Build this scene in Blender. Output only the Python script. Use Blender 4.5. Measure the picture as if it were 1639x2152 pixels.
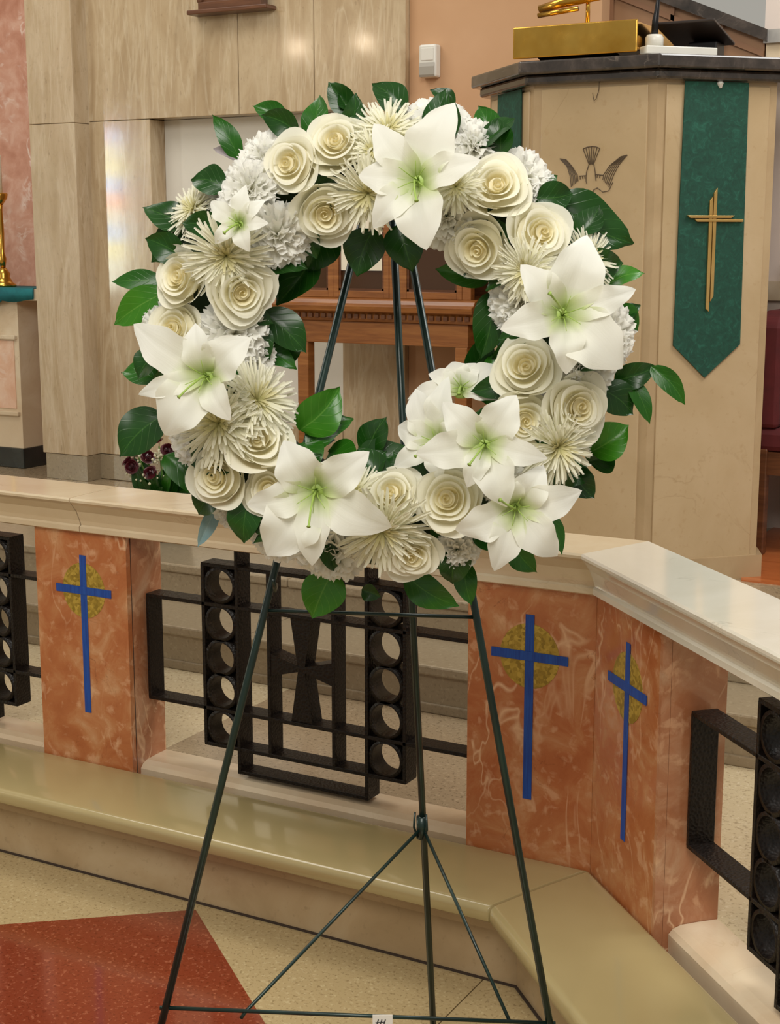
import bpy, bmesh, math, random
from mathutils import Vector, Matrix
random.seed(7)
for o in list(bpy.data.objects): bpy.data.objects.remove(o)
SC = bpy.context.scene
COL = SC.collection
PI = math.pi

# ------------------------------------------------------------------ camera
cd = bpy.data.cameras.new('camera'); cam = bpy.data.objects.new('camera', cd); COL.objects.link(cam)
cam.location = (1.104, -2.8945, 1.5802)
cam.rotation_euler = (PI / 2 - 0.1838, 0, 0.5074)
cd.sensor_fit = 'HORIZONTAL'; cd.sensor_width = 36.0; cd.lens = 36.0 * 3110 / 1639
cd.clip_start = 0.05; cd.clip_end = 100
SC.camera = cam

# ------------------------------------------------------------------ world and light
wd_ = bpy.data.worlds.new('world'); SC.world = wd_; wd_.use_nodes = True
bg = wd_.node_tree.nodes['Background']
bg.inputs[0].default_value = (1.0, 0.95, 0.84, 1); bg.inputs[1].default_value = 0.38
def area(name, loc, target, size, power, col=(1, .95, .87), size_y=None):
    l = bpy.data.lights.new(name, 'AREA'); l.energy = power; l.color = col
    l.shape = 'RECTANGLE'; l.size = size; l.size_y = size_y or size
    o = bpy.data.objects.new(name, l); COL.objects.link(o); o.location = loc
    o.rotation_euler = (Vector(target) - Vector(loc)).to_track_quat('-Z', 'Y').to_euler()
    return o
area('added_wreath_key', (0.9, -3.4, 3.9), (-0.15, -0.6, 1.1), 1.8, 125, (1, .965, .89))  # added key light above the camera, brightens the flowers more than the background
area('added_sanctuary_fill', (-3.1, 0.2, 4.6), (-1.9, 1.6, 0.8), 2.0, 58)  # added unseen light, set far left so the pilaster return stays dark
area('assumed_side_light', (1.7, 1.0, 4.4), (0.8, 0.6, 0.3), 1.5, 85, (1.0, 0.98, 0.95))  # assumed unseen light, set high to brighten floor and rail top at right
vs = SC.view_settings
SC.display_settings.display_device = 'sRGB'
vs.view_transform = 'Standard'; vs.look = 'None'; vs.gamma = 1.0; vs.use_curve_mapping = False
vs.exposure = 0.0

# ------------------------------------------------------------------ materials
def lin(h):
    h = h.lstrip('#'); r = []
    for i in (0, 2, 4):
        c = int(h[i:i + 2], 16) / 255
        r.append(c / 12.92 if c <= .04045 else ((c + .055) / 1.055) ** 2.4)
    return (r[0], r[1], r[2], 1)
class NT:
    def __init__(s, name):
        s.m = bpy.data.materials.new(name); s.m.use_nodes = True; s.t = s.m.node_tree
        s.b = s.t.nodes['Principled BSDF']; s.out = s.t.nodes['Material Output']
        s.pos = None
    def n(s, ty, **kw):
        x = s.t.nodes.new(ty)
        for k, v in kw.items():
            if k[0] == '_': setattr(x, k[1:], v)
            else: x.inputs[k.replace('__', ' ')].default_value = v
        return x
    def l(s, a, b): s.t.links.new(a, b)
    def coord(s, scale=(1, 1, 1), kind='Position', rot=(0, 0, 0)):
        if kind == 'Position': src = s.n('ShaderNodeNewGeometry').outputs['Position']
        else: src = s.n('ShaderNodeTexCoord').outputs[kind]
        mp = s.n('ShaderNodeMapping'); mp.inputs['Scale'].default_value = scale; mp.inputs['Rotation'].default_value = rot
        s.l(src, mp.inputs['Vector']); return mp.outputs[0]
    def noise(s, vec, scale, detail=4, rough=.55, dist=0):
        x = s.n('ShaderNodeTexNoise'); x.inputs['Scale'].default_value = scale; x.inputs['Detail'].default_value = detail
        x.inputs['Roughness'].default_value = rough; x.inputs['Distortion'].default_value = dist
        s.l(vec, x.inputs['Vector']); return x.outputs['Fac']
    def ramp(s, fac, stops):
        x = s.n('ShaderNodeValToRGB'); e = x.color_ramp.elements
        while len(e) < len(stops): e.new(0.5)
        for q, (p, c) in zip(e, stops):
            q.position = p; q.color = lin(c) if isinstance(c, str) else (c, c, c, 1)
        s.l(fac, x.inputs['Fac']); return x.outputs['Color']
    def math(s, op, a, b=None):
        x = s.n('ShaderNodeMath', _operation=op)
        for i, q in enumerate((a, b)):
            if q is None: continue
            if isinstance(q, (int, float)): x.inputs[i].default_value = q
            else: s.l(q, x.inputs[i])
        return x.outputs[0]
    def mix(s, fac, a, b):
        x = s.n('ShaderNodeMix', _data_type='RGBA')
        if isinstance(fac, (int, float)): x.inputs[0].default_value = fac
        else: s.l(fac, x.inputs[0])
        for i, q in ((6, a), (7, b)):
            if isinstance(q, str): x.inputs[i].default_value = lin(q)
            else: s.l(q, x.inputs[i])
        return x.outputs[2]
    def vein(s, vec, scale, width, dist=1.2, detail=3):
        f = s.noise(vec, scale, detail, .5, dist)
        a = s.math('ABSOLUTE', s.math('SUBTRACT', f, .5))
        return s.ramp(a, [(0, 1.0), (width, 0.0)])
    def done(s, col, rough=.4, bump=None, bs=.1, bd=.01, coat=0, metal=0, spec=.5):
        if isinstance(col, str): s.b.inputs['Base Color'].default_value = lin(col)
        else: s.l(col, s.b.inputs['Base Color'])
        if isinstance(rough, (int, float)): s.b.inputs['Roughness'].default_value = rough
        else: s.l(rough, s.b.inputs['Roughness'])
        s.b.inputs['Metallic'].default_value = metal
        s.b.inputs['Specular IOR Level'].default_value = spec
        s.b.inputs['Coat Weight'].default_value = coat; s.b.inputs['Coat Roughness'].default_value = .08
        if bump is not None:
            x = s.n('ShaderNodeBump'); x.inputs['Strength'].default_value = bs; x.inputs['Distance'].default_value = bd
            s.l(bump, x.inputs['Height']); s.l(x.outputs[0], s.b.inputs['Normal'])
        return s.m
M = {}
def travertine(name, a, b, c, seed=0, rough=.16, coat=.45):
    t = NT(name); v = t.coord((4.2, 4.2, .75))
    f = t.noise(v, 1.9 + seed * .13, 4, .55, 2.0)
    col = t.ramp(f, [(.30, a), (.46, b), (.60, c), (.74, b)])
    fine = t.noise(t.coord((20, 20, 11)), 1, 5, .68, 1.2)
    col = t.mix(t.math('MULTIPLY', t.ramp(fine, [(.50, 0.0), (.68, 1.0)]), .2), col, '#957a58')
    p = t.noise(t.coord((70, 70, 26)), 1, 4, .65)
    pit = t.ramp(p, [(.60, 0.0), (.70, 1.0)])
    col = t.mix(t.math('MULTIPLY', pit, .4), col, '#7d6649')
    lt = t.vein(t.coord((6, 6, .6)), 1.3, .03, 2.2, 5)
    col = t.mix(t.math('MULTIPLY', lt, .32), col, '#d8cab0')
    cl = t.ramp(t.noise(t.coord((7, 7, 4)), 1, 5, .65), [(.5, 0.0), (.75, 1.0)])
    col = t.mix(t.math('MULTIPLY', cl, .3), col, '#cfc0a4')
    M[name] = t.done(col, rough, bump=p, bs=.02, coat=coat)
travertine('travertine', '#a58d6c', '#b39c7b', '#bfaa8a')
travertine('travertine_pilaster', '#b19a78', '#bba586', '#c5b194', 2, .4, .0)
def marble(name, a, b, c, vein, sc=2.5, vs_=3, vw=.012, va=.5, rough=.2, coat=.25, speck=None):
    t = NT(name); v = t.coord()
    f = t.noise(v, sc, 6, .6, .5)
    col = t.ramp(f, [(.32, a), (.5, b), (.66, c)])
    ve = t.vein(v, vs_, vw, 1.5, 6)
    ve = t.math('MULTIPLY', ve, t.ramp(t.noise(t.coord(rot=(.7, .2, 1.1)), vs_ * 1.3, 2), [(.48, 0.0), (.66, 1.0)]))
    col = t.mix(t.math('MULTIPLY', ve, va), col, vein)
    if speck:
        sp = t.ramp(t.noise(v, 45, 3, .6), [(.6, 0.0), (.72, 1.0)])
        col = t.mix(t.math('MULTIPLY', sp, .4), col, speck)
    M[name] = t.done(col, rough, coat=coat)
marble('cap_marble', '#cbb493', '#d6c3a4', '#dfd0b5', '#9c8562', 2.2, 2.6, .006, .6, .16, .4)
marble('cap_marble_lit', '#d5ccb9', '#dfd8c8', '#e8e2d4', '#98907c', 2.2, 2.6, .006, .6, .12, .5)  # whiter copy of the cap marble, bright reflection put into the colour
marble('sill_marble', '#c6ab88', '#d2b999', '#dcc9ac', '#a98a63', 3, 4, .01, .3, .2, .35)
marble('pulpit_marble', '#ad946e', '#b89f7a', '#c1a986', '#947852', 1.8, 1.5, .005, .55, .3, .15, '#a98b62')
marble('pulpit_trim', '#a68d69', '#b19773', '#baa27e', '#98784f', 3, 3, .006, .3, .3, .15)
marble('kneeler_marble', '#a48a66', '#b29874', '#bba482', '#7f6646', 4, 3, .008, .35, .35, .1, '#86704f')
marble('dark_marble', '#241f1c', '#3a322d', '#554a43', '#8d7f74', 9, 7, .02, .4, .18, .5)
marble('pink_marble', '#b98069', '#cb9680', '#d7ab97', '#ecd9ce', 9, 6, .04, .9, .2, .3)
marble('altar_marble', '#cdb595', '#d8c4a6', '#e3d4bb', '#b59a78', 3, 3, .01, .3, .2, .3)
marble('altar_inset', '#d9a88a', '#e3b99d', '#eccdb6', '#f3e4d6', 6, 5, .03, .5, .25, .2)
def rosso(name, shade):
    t = NT(name); v = t.coord()
    f = t.noise(v, 9, 7, .62, .8)
    col = t.ramp(f, [(.28, shade[0]), (.46, shade[1]), (.58, shade[2]), (.72, shade[3])])
    bl = t.ramp(t.noise(v, 26, 4, .55, .4), [(.56, 0.0), (.66, 1.0)])
    col = t.mix(t.math('MULTIPLY', bl, .42), col, '#e3b48c')
    v2 = t.coord((1.3, 1.3, .55), rot=(.3, .5, .2))
    ve = t.vein(v2, 5.5, .016, 1.0, 3)
    gate = t.ramp(t.noise(v, 3.2, 2), [(.42, 0.0), (.6, 1.0)])
    col = t.mix(t.math('MULTIPLY', t.math('MULTIPLY', ve, gate), .75), col, '#ecc49c')
    dk = t.vein(t.coord((1, 1, 1), rot=(1, .2, .4)), 8, .008, 2.0, 5)
    g2 = t.ramp(t.noise(v, 5.2, 2), [(.52, 0.0), (.62, 1.0)])
    col = t.mix(t.math('MULTIPLY', t.math('MULTIPLY', dk, g2), .6), col, '#7c4526')
    M[name] = t.done(col, .2, coat=.35)
rosso('rosso_marble', ['#a65a2f', '#b36a3d', '#bd7d50', '#cb9a70'])
rosso('rosso_side', ['#a06442', '#b07450', '#bb8764', '#c8a180'])
def terrazzo(name, base, d1, l1, rough=.22, sc=70, coat=.3, da=.6):
    t = NT(name); v = t.coord()
    big = t.noise(v, 2.0, 2)
    col = t.mix(t.math('MULTIPLY', big, .25), base, l1)
    n1 = t.ramp(t.noise(v, sc, 3, .6), [(.56, 0.0), (.64, 1.0)])
    col = t.mix(t.math('MULTIPLY', n1, da), col, d1)
    n2 = t.ramp(t.noise(t.coord((1, 1, 1), rot=(.4, .9, .3)), sc * .8, 3, .6), [(.57, 0.0), (.66, 1.0)])
    col = t.mix(t.math('MULTIPLY', n2, .6), col, l1)
    M[name] = t.done(col, rough, coat=coat)
terrazzo('terrazzo_cream', '#b39d72', '#806a46', '#cdbb92', .2, 120)
terrazzo('terrazzo_sanctuary', '#c9b692', '#8f7b5b', '#e2d4b4', .22, 110)
terrazzo('terrazzo_grey', '#a08b6e', '#65533e', '#bfaa8a', .25, 100)
terrazzo('terrazzo_red', '#7b3019', '#5c2211', '#b06a4c', .13, 120, .5, .5)
terrazzo('step_grey', '#93836a', '#74664f', '#a99a80', .3, 90, .2, .4)
t = NT('plaster_salmon'); v = t.coord(); M['salmon'] = t.done(t.ramp(t.noise(v, 3, 3), [(.3, '#bd946f'), (.7, '#c59d79')]), .6, spec=.2)
t = NT('plaster_white'); v = t.coord(); M['plaster'] = t.done(t.ramp(t.noise(v, 3, 3), [(.3, '#d8d3c7'), (.7, '#dfdacf')]), .6)
t = NT('plaster_lilac'); v = t.coord(); M['plaster2'] = t.done(t.ramp(t.noise(v, 3, 3), [(.3, '#d3c3b8'), (.7, '#dccdc2')]), .6)
t = NT('brown_panel'); v = t.coord(); M['brown'] = t.done(t.ramp(t.noise(v, 6, 3), [(.3, '#8a6547'), (.7, '#96704f')]), .5)
t = NT('brown_trim'); v = t.coord(); M['brown_trim'] = t.done(t.ramp(t.noise(v, 6, 3), [(.3, '#7a553a'), (.7, '#855f42')]), .5)
def wood(name, a, b, c, rough=.35, sc=(3, 3, 40)):
    t = NT(name); v = t.coord(sc); f = t.noise(v, 1.5, 5, .6, .8)
    M[name] = t.done(t.ramp(f, [(.3, a), (.5, b), (.7, c)]), rough, coat=.15)
wood('wood', '#7d4a22', '#945c2d', '#a66d39')
wood('wood_dark', '#4c2a16', '#5f381f', '#6f4427')
wood('wood_floor', '#a4572a', '#b66434', '#c4733f', .3, (2, 30, 2))
t = NT('iron_black'); v = t.coord(); vo = t.n('ShaderNodeTexVoronoi'); vo.inputs['Scale'].default_value = 150; t.l(v, vo.inputs['Vector'])
M['iron'] = t.done(t.ramp(vo.outputs['Distance'], [(.1, '#0a0604'), (.6, '#19110c')]), .42, spec=.3, bump=vo.outputs['Distance'], bs=.35, bd=.004)
t = NT('vinyl_cushion'); v = t.coord(); n_ = t.noise(v, 220, 2)
M['vinyl'] = t.done(t.ramp(t.noise(v, 2.5, 3), [(.3, '#ab996a'), (.7, '#b5a475')]), .2, bump=n_, bs=.02, bd=.001, coat=.5)
t = NT('blue_tape'); v = t.coord((300, 300, 20)); M['tape'] = t.done(t.ramp(t.noise(v, 1, 3), [(.3, '#07388c'), (.7, '#1450a8')]), .5)
t = NT('gold_mosaic'); v = t.coord(); vo = t.n('ShaderNodeTexVoronoi'); vo.inputs['Scale'].default_value = 130; t.l(v, vo.inputs['Vector'])
sp_ = t.n('ShaderNodeSeparateColor'); t.l(vo.outputs['Color'], sp_.inputs[0])
M['gold_mosaic'] = t.done(t.ramp(sp_.outputs[0], [(.1, '#8f7526'), (.5, '#a98c33'), (.9, '#bfa144')]), .35, metal=.15)
t = NT('brass'); v = t.coord(); M['brass'] = t.done(t.ramp(t.noise(v, 8, 4), [(.3, '#c8963c'), (.7, '#e0b458')]), t.ramp(t.noise(v, 14, 4), [(.3, .1), (.7, .3)]), metal=1)
t = NT('gold_satin'); v = t.coord(); M['gold'] = t.done(t.ramp(t.noise(v, 8, 4), [(.3, '#c9a15c'), (.7, '#dcb877')]), .38, metal=.8)
t = NT('banner_cloth'); v = t.coord(); n_ = t.noise(v, 38, 5, .65, 1.5)
M['banner'] = t.done(t.ramp(n_, [(.35, '#073a2c'), (.55, '#0d4636'), (.72, '#1d5c4a')]), .7, bump=n_, bs=.15, bd=.004)
t = NT('teal_cloth'); v = t.coord(); M['teal'] = t.done(t.ramp(t.noise(v, 20, 4), [(.3, '#0b5a63'), (.7, '#177a80')]), .7)
def plain(name, c, rough=.5, metal=0, coat=0, c2=None):
    t = NT(name); v = t.coord(kind='Object'); M[name] = t.done(t.ramp(t.noise(v, 12, 3), [(.3, c), (.7, c2 or c)]), rough, metal=metal, coat=coat)
plain('black_stone', '#1d211f', .25, 0, .3, '#2b302d')
plain('joint_dark', '#3a2c22', .8)
plain('line_dark', '#54432f', .6)
plain('white_plastic', '#d9d6cc', .35); plain('grey_plastic', '#9d978c', .4)
plain('black_metal', '#17171a', .35, .4); plain('dark_leather', '#2c211b', .4)
plain('easel_green', '#0f201c', .38, .3, .2, '#18322c')
plain('foam_green', '#15240f', .9, 0, 0, '#22371a')
plain('stem_green', '#4f7a2c', .5, 0, 0, '#6b9038')
plain('lily_green', '#8fae4c', .5, 0, 0, '#a9c065')
plain('berry_red', '#3d0f16', .35, 0, .2, '#571a22')
plain('red_velvet', '#4a0f12', .8, 0, 0, '#5d171a')
plain('grey_band', '#8d8a86', .3, 0, .2, '#b0aca6')
plain('card', '#e6e3db', .6); plain('ink', '#2a2a2c', .6)
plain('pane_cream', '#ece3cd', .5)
t = NT('cabinet_glass'); t.b.inputs['Base Color'].default_value = lin('#4a301c'); t.b.inputs['Roughness'].default_value = .08; t.b.inputs['Alpha'].default_value = 1; M['glass_dark'] = t.m
def emit(name, c, s):
    t = NT(name); t.b.inputs['Base Color'].default_value = (0, 0, 0, 1); t.b.inputs['Emission Color'].default_value = lin(c); t.b.inputs['Emission Strength'].default_value = s; M[name] = t.m
emit('assumed_lamp_glow', '#ffe9c8', 60)
for k_, c_ in (('blue', '#8fc4ff'), ('orange', '#ff9a70'), ('yellow', '#f4ec9c'), ('pale', '#eaf4e6')): emit('glass_' + k_, c_, 26 if k_ != 'pale' else 20)  # glow colours for the panes of the assumed window
# petals: UV y runs from base (0) to rim (1)
def petal(name, stops, rough=.5, trans=.38, ruff=0):
    t = NT(name); uv = t.n('ShaderNodeTexCoord').outputs['UV']; sx = t.n('ShaderNodeSeparateXYZ'); t.l(uv, sx.inputs[0])
    col = t.ramp(sx.outputs['Y'], stops)
    mp = t.n('ShaderNodeMapping'); mp.inputs['Scale'].default_value = (26, 2, 1); t.l(uv, mp.inputs[0])
    n_ = t.noise(mp.outputs[0], 1.0, 3)
    t.done(col, rough, bump=n_, bs=.12, bd=.004, spec=.25)
    tr = t.n('ShaderNodeBsdfTranslucent'); t.l(col, tr.inputs['Color'])
    mx = t.n('ShaderNodeMixShader'); mx.inputs[0].default_value = trans
    t.l(t.b.outputs[0], mx.inputs[1]); t.l(tr.outputs[0], mx.inputs[2]); t.l(mx.outputs[0], t.out.inputs['Surface'])
    M[name] = t.m
petal('rose_petal', [(0, '#eee6bc'), (.5, '#f5f1d9'), (1, '#f9f7ea')])
petal('rose_heart', [(0, '#ecdfab'), (.6, '#f4ecc8'), (1, '#f7f2da')])
petal('lily_petal', [(0, '#a9c25e'), (.16, '#dbe4b4'), (.34, '#f5f5ea'), (1, '#fafaf5')], .45, .38)
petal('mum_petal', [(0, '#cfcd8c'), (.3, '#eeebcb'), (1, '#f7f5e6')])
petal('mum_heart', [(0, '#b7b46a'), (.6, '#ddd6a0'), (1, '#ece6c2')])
petal('carnation_petal', [(0, '#e6e3c8'), (.6, '#f5f4ea'), (1, '#fbfaf6')], .5, .45)
def leafmat(name, a, b, vein_, rough=.3, trans=.12):
    t = NT(name); uv = t.n('ShaderNodeTexCoord').outputs['UV']; sx = t.n('ShaderNodeSeparateXYZ'); t.l(uv, sx.inputs[0])
    v = t.coord(kind='Object')
    col = t.ramp(t.noise(v, 18, 3), [(.3, a), (.7, b)])
    d = t.math('ABSOLUTE', t.math('SUBTRACT', sx.outputs['X'], .5))
    mid = t.ramp(d, [(0, 1.0), (.025, 0.0)])
    ph = t.math('FRACT', t.math('MULTIPLY', t.math('ADD', sx.outputs['Y'], t.math('MULTIPLY', d, -.7)), 6.0))
    sd = t.ramp(t.math('ABSOLUTE', t.math('SUBTRACT', ph, .5)), [(0, .5), (.06, 0.0)])
    col = t.mix(t.math('MULTIPLY', t.math('MAXIMUM', mid, sd), .45), col, vein_)
    t.done(col, rough, bump=sd, bs=.2, bd=.003, spec=.45)
    tr = t.n('ShaderNodeBsdfTranslucent'); t.l(col, tr.inputs['Color'])
    mx = t.n('ShaderNodeMixShader'); mx.inputs[0].default_value = trans
    t.l(t.b.outputs[0], mx.inputs[1]); t.l(tr.outputs[0], mx.inputs[2]); t.l(mx.outputs[0], t.out.inputs['Surface'])
    M[name] = t.m
leafmat('leaf_dark', '#12380a', '#1b490f', '#4a7a30')
leafmat('leaf_mid', '#1e5210', '#2b6614', '#5b8f38')
leafmat('leaf_bright', '#2f6c12', '#3f7f1c', '#79a848')
leafmat('leaf_silver', '#6f8f94', '#8ea8ab', '#a9c0c0', .35)
leafmat('leaf_grey', '#8c8283', '#9f9596', '#b3aaaa', .6)

# ------------------------------------------------------------------ mesh helpers
def mesh(name, V, F, uv=None, smooth=False, fix=True):
    me = bpy.data.meshes.new(name); me.from_pydata([tuple(v) for v in V], [], [tuple(f) for f in F])
    if uv:
        ul = me.uv_layers.new(name='UVMap')
        for lp in me.loops: ul.data[lp.index].uv = uv[lp.vertex_index]
    if fix:
        bm = bmesh.new(); bm.from_mesh(me); bmesh.ops.recalc_face_normals(bm, faces=bm.faces); bm.to_mesh(me); bm.free()
    if smooth:
        for p in me.polygons: p.use_smooth = True
    me.update(); return me
def join(*gs):
    V, F = [], []
    for g in gs:
        o = len(V); V += list(g[0]); F += [tuple(i + o for i in f) for f in g[1]]
    return V, F
def box(x0, x1, y0, y1, z0, z1):
    V = [(x, y, z) for x in (x0, x1) for y in (y0, y1) for z in (z0, z1)]
    return V, [(0, 1, 3, 2), (4, 6, 7, 5), (0, 4, 5, 1), (2, 3, 7, 6), (0, 2, 6, 4), (1, 5, 7, 3)]
def prism(poly, z0, z1):
    n = len(poly); V = [(x, y, z0) for x, y in poly] + [(x, y, z1) for x, y in poly]
    return V, [tuple(range(n))[::-1], tuple(range(n, 2 * n))] + [(i, (i + 1) % n, n + (i + 1) % n, n + i) for i in range(n)]
def prism_y(poly, y0, y1):      # poly in x,z
    V, F = prism(poly, y0, y1); return [(x, z, y) for x, y, z in V], F
def loft(rings, cap=True):
    n = len(rings[0]); V = [p for r in rings for p in r]; F = []
    for i in range(len(rings) - 1):
        for j in range(n):
            k = (j + 1) % n; F.append((i * n + j, i * n + k, (i + 1) * n + k, (i + 1) * n + j))
    if cap: F += [tuple(range(n))[::-1], tuple(range((len(rings) - 1) * n, len(rings) * n))]
    return V, F
def tube(pts, r, n=8):
    pts = [Vector(p) for p in pts]; rr = r if isinstance(r, (list, tuple)) else [r] * len(pts)
    rings = []; ref = None
    for i, p in enumerate(pts):
        d = (pts[min(i + 1, len(pts) - 1)] - pts[max(i - 1, 0)]).normalized()
        if ref is None: ref = d.orthogonal().normalized()
        ref = (ref - d * ref.dot(d)).normalized(); b = d.cross(ref)
        rings.append([tuple(p + (ref * math.cos(2 * PI * k / n) + b * math.sin(2 * PI * k / n)) * rr[i]) for k in range(n)])
    return loft(rings)
def lathe(prof, n=24, c=(0, 0, 0)):
    return loft([[(c[0] + r * math.cos(2 * PI * k / n), c[1] + r * math.sin(2 * PI * k / n), c[2] + z) for k in range(n)] for r, z in prof])
def ob(name, geo, m, parent=None, smooth=False, bevel=0, loc=None, seg=2, kind=None, uv=None, fix=True):
    me = geo if isinstance(geo, bpy.types.Mesh) else mesh(name, geo[0], geo[1], uv, smooth, fix)
    o = bpy.data.objects.new(name, me); COL.objects.link(o)
    if m and not me.materials: me.materials.append(M[m])
    if parent: o.parent = parent
    if loc: o.location = loc
    if bevel:
        md = o.modifiers.new('bevel', 'BEVEL'); md.width = bevel; md.segments = seg; md.limit_method = 'ANGLE'; md.angle_limit = .6
    if kind: o['kind'] = kind
    return o
def tag(o, label, cat, group=None):
    o['label'] = label; o['category'] = cat
    if group: o['group'] = group
    return o
def thing(name, loc, rz, label, cat, group=None):
    o = bpy.data.objects.new(name, None); COL.objects.link(o); o.location = loc; o.rotation_euler = (0, 0, rz); o.empty_display_size = .05
    return tag(o, label, cat, group)
def struct(name, geo, m, label=None, **kw):
    o = ob(name, geo, m, **kw); o['kind'] = 'structure'
    if label: o['label'] = label
    return o
def off(g, d): return [(x - d[0], y - d[1], z - d[2]) for x, y, z in g[0]], g[1]
T = math.tan(PI / 8)            # mitre of the 45 degree corner
WR = -PI / 4                    # rotation of the wing of the rail
WDX = Vector((math.cos(PI / 4), -math.sin(PI / 4), 0)); WIN = Vector((math.sin(PI / 4), math.cos(PI / 4), 0))
def run1(prof, xa, mitre=True, xb=0.0):      # rail along x, profile of (front offset, z)
    return loft([[(xa, -d, z) for d, z in prof], [((-d * T if mitre else xb), -d, z) for d, z in prof]])
def run2(prof, xb, mitre=True, xa=0.0):      # wing, in its own turned frame
    return loft([[((d * T if mitre else xa), -d, z) for d, z in prof], [(xb, -d, z) for d, z in prof]])

# ------------------------------------------------------------------ the setting: floors and steps
fl = struct('floor', box(-7, 5, -7, .9, -.12, -.006), 'joint_dark', 'polished terrazzo church floor in front of the altar rail')
JX = -.160
for (x0, x1, y0, y1) in ((-7, JX - .0015, -2.2, .4), (JX + .0015, 1.60, -2.2, .4), (1.603, 5, -2.2, .4), (-7, JX - .0015, -7, -2.203), (JX + .0015, 1.60, -7, -2.203), (1.603, 5, -7, -2.203)):
    ob('terrazzo_panel', box(x0, x1, y0, y1, -.006, 0), 'terrazzo_cream', fl)
dc, ds = math.cos(math.radians(39)), math.sin(math.radians(39))
V0 = Vector((-.905, -.236))
e1, e2 = Vector((-dc, -ds)), Vector((dc, -ds))
dia = [V0, V0 + e2 * 1.35, V0 + e2 * 1.35 + e1 * 1.35, V0 + e1 * 1.35]
ob('inlay_panel', prism([tuple(p) for p in dia], -.005, .0012), 'terrazzo_red', fl)
sf = struct('floor_sanctuary', prism([(-6.5, .12), (.05, .12), (1.75, -1.58), (5, -1.58), (5, .80), (-6.5, .80)], .05, .2185), 'joint_dark', 'terrazzo floor between the altar rail and the steps')
ob('terrazzo_panel', prism([(-6.5, .125), (-1.2805, .125), (-1.2805, .764), (-6.5, .764)], .2186, .2205), 'terrazzo_sanctuary', sf)
ob('terrazzo_panel', prism([(-1.2795, .125), (-.0705, .125), (-.0705, .764), (-1.2795, .764)], .2186, .2205), 'terrazzo_grey', sf)
ob('terrazzo_panel', prism([(-.0695, .125), (.052, .125), (1.752, -1.575), (5, -1.575), (5, .764), (-.0695, .764)], .2186, .2205), 'terrazzo_sanctuary', sf)
def step(name, y, z0, z1, yb, label):
    s = struct(name, box(-6.5, 5, y, yb, z0 - .04, z1 - .03), 'step_grey', label)
    xs = [-6.5, -3.1, -1.45, .9, 5]
    for a, b in zip(xs, xs[1:]):
        ob('tread_slab', box(a + .001, b - .001, y - .012, yb, z1 - .03, z1), 'step_grey', s, bevel=.006)
    ob('toe_strip', box(-6.5, 5, y - .006, y + .01, z0, z0 + .030), 'step_grey', s, bevel=.004)
    return s
step('step_lower', .765, .2205, .365, 1.06, 'lower grey terrazzo step behind the altar rail')
step('step_upper', 1.027, .365, .495, 1.3, 'upper grey terrazzo step up to the sanctuary platform')
struct('floor_platform', box(-6.5, 5, 1.29, 4.6, .3, .494), 'terrazzo_grey', 'raised sanctuary platform in front of the travertine wall')
struct('floor_wood', prism([(-.16, 1.70), (1.6, 1.70), (1.6, 3.3), (-.3, 3.3), (-.3, 2.2)], .494, .4985), 'wood_floor', 'orange brown wooden floor to the right of the pulpit')

# ------------------------------------------------------------------ walls
WY = 2.30
wb = struct('wall_back', box(-3.3, -1.715, WY + .16, 2.5, .49, 4.2), 'plaster', 'travertine wall with a white recessed panel')
def slab(x0, x1, z0, z1, y0=WY, y1=WY + .17, m='travertine', name='slab'):
    return ob(name, box(x0 + .0012, x1 - .0012, y0, y1, z0 + .0012, z1 - .0012), m, wb, bevel=.002, seg=1)
slab(-3.40, -2.956, .61, 2.075); slab(-3.40, -2.495, 2.075, 4.2); slab(-2.495, -2.13, 2.075, 4.2); slab(-2.13, -1.715, 2.075, 4.2)
slab(-2.006, -1.715, .61, 2.075); slab(-2.956, -2.006, .61, .80)
slab(-3.40, -1.715, .495, .61, WY - .004, WY + .17, 'step_grey', 'base_stone')
ob('recessed_panel', box(-2.956, -2.006, WY + .10, WY + .165, .80, 2.075), 'plaster', wb)
pl = struct('wall_pilaster', box(-3.535, -3.295, 2.215, 2.6, .49, 4.2), 'joint_dark', 'travertine pilaster between the pink marble and the recessed wall')
for z0, z1 in ((.61, 2.065), (2.065, 4.2)):
    ob('slab', box(-3.545, -3.288, 2.2, 2.6, z0 + .001, z1 - .001), 'travertine_pilaster', pl, bevel=.002, seg=1)
ob('base_stone', box(-3.53, -3.29, 2.203, 2.6, .495, .609), 'step_grey', pl)
struct('wall_left_panel', box(-6.4, -3.5, 2.62, 2.8, .49, 4.2), 'pink_marble', 'polished pink veined marble wall behind the side altar')
ws = struct('wall_salmon', box(-1.715, -.93, WY + .03, 2.5, .49, 4.2), 'salmon', 'salmon plaster wall between the travertine and the pulpit')
t1 = struct('trim_1', box(-.36, 1.6, 2.595, 2.622, 1.35, 1.42), 'altar_marble', 'pale moulding along the wall behind the pulpit')
# far side wall of the nave; stained glass window assumed for reflections in travertine
struct('wall_side', box(-6.75, -6.6, -6.5, 2.8, 0, 4.2), 'plaster', 'plain side wall of the nave')
w1 = struct('assumed_window_1', box(-6.61, -6.58, -1.98, -1.50, 1.15, 2.45), 'wood_dark', 'assumed tall narrow stained glass window in the side wall, added for coloured reflections')
cols = ['pale', 'yellow', 'orange', 'blue', 'pale', 'orange', 'blue', 'yellow', 'pale', 'blue']
for i in range(10):
    for j in range(2):
        z0 = 1.18 + i * .124; y0 = -1.95 + j * .215
        ob('pane', box(-6.585, -6.572, y0, y0 + .2, z0, z0 + .112), 'glass_' + cols[(i + 3 * j) % 10 if i > 2 else (0 if i < 2 else 1)], w1)  # glowing panes, added to mirror as coloured patches in the travertine
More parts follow.
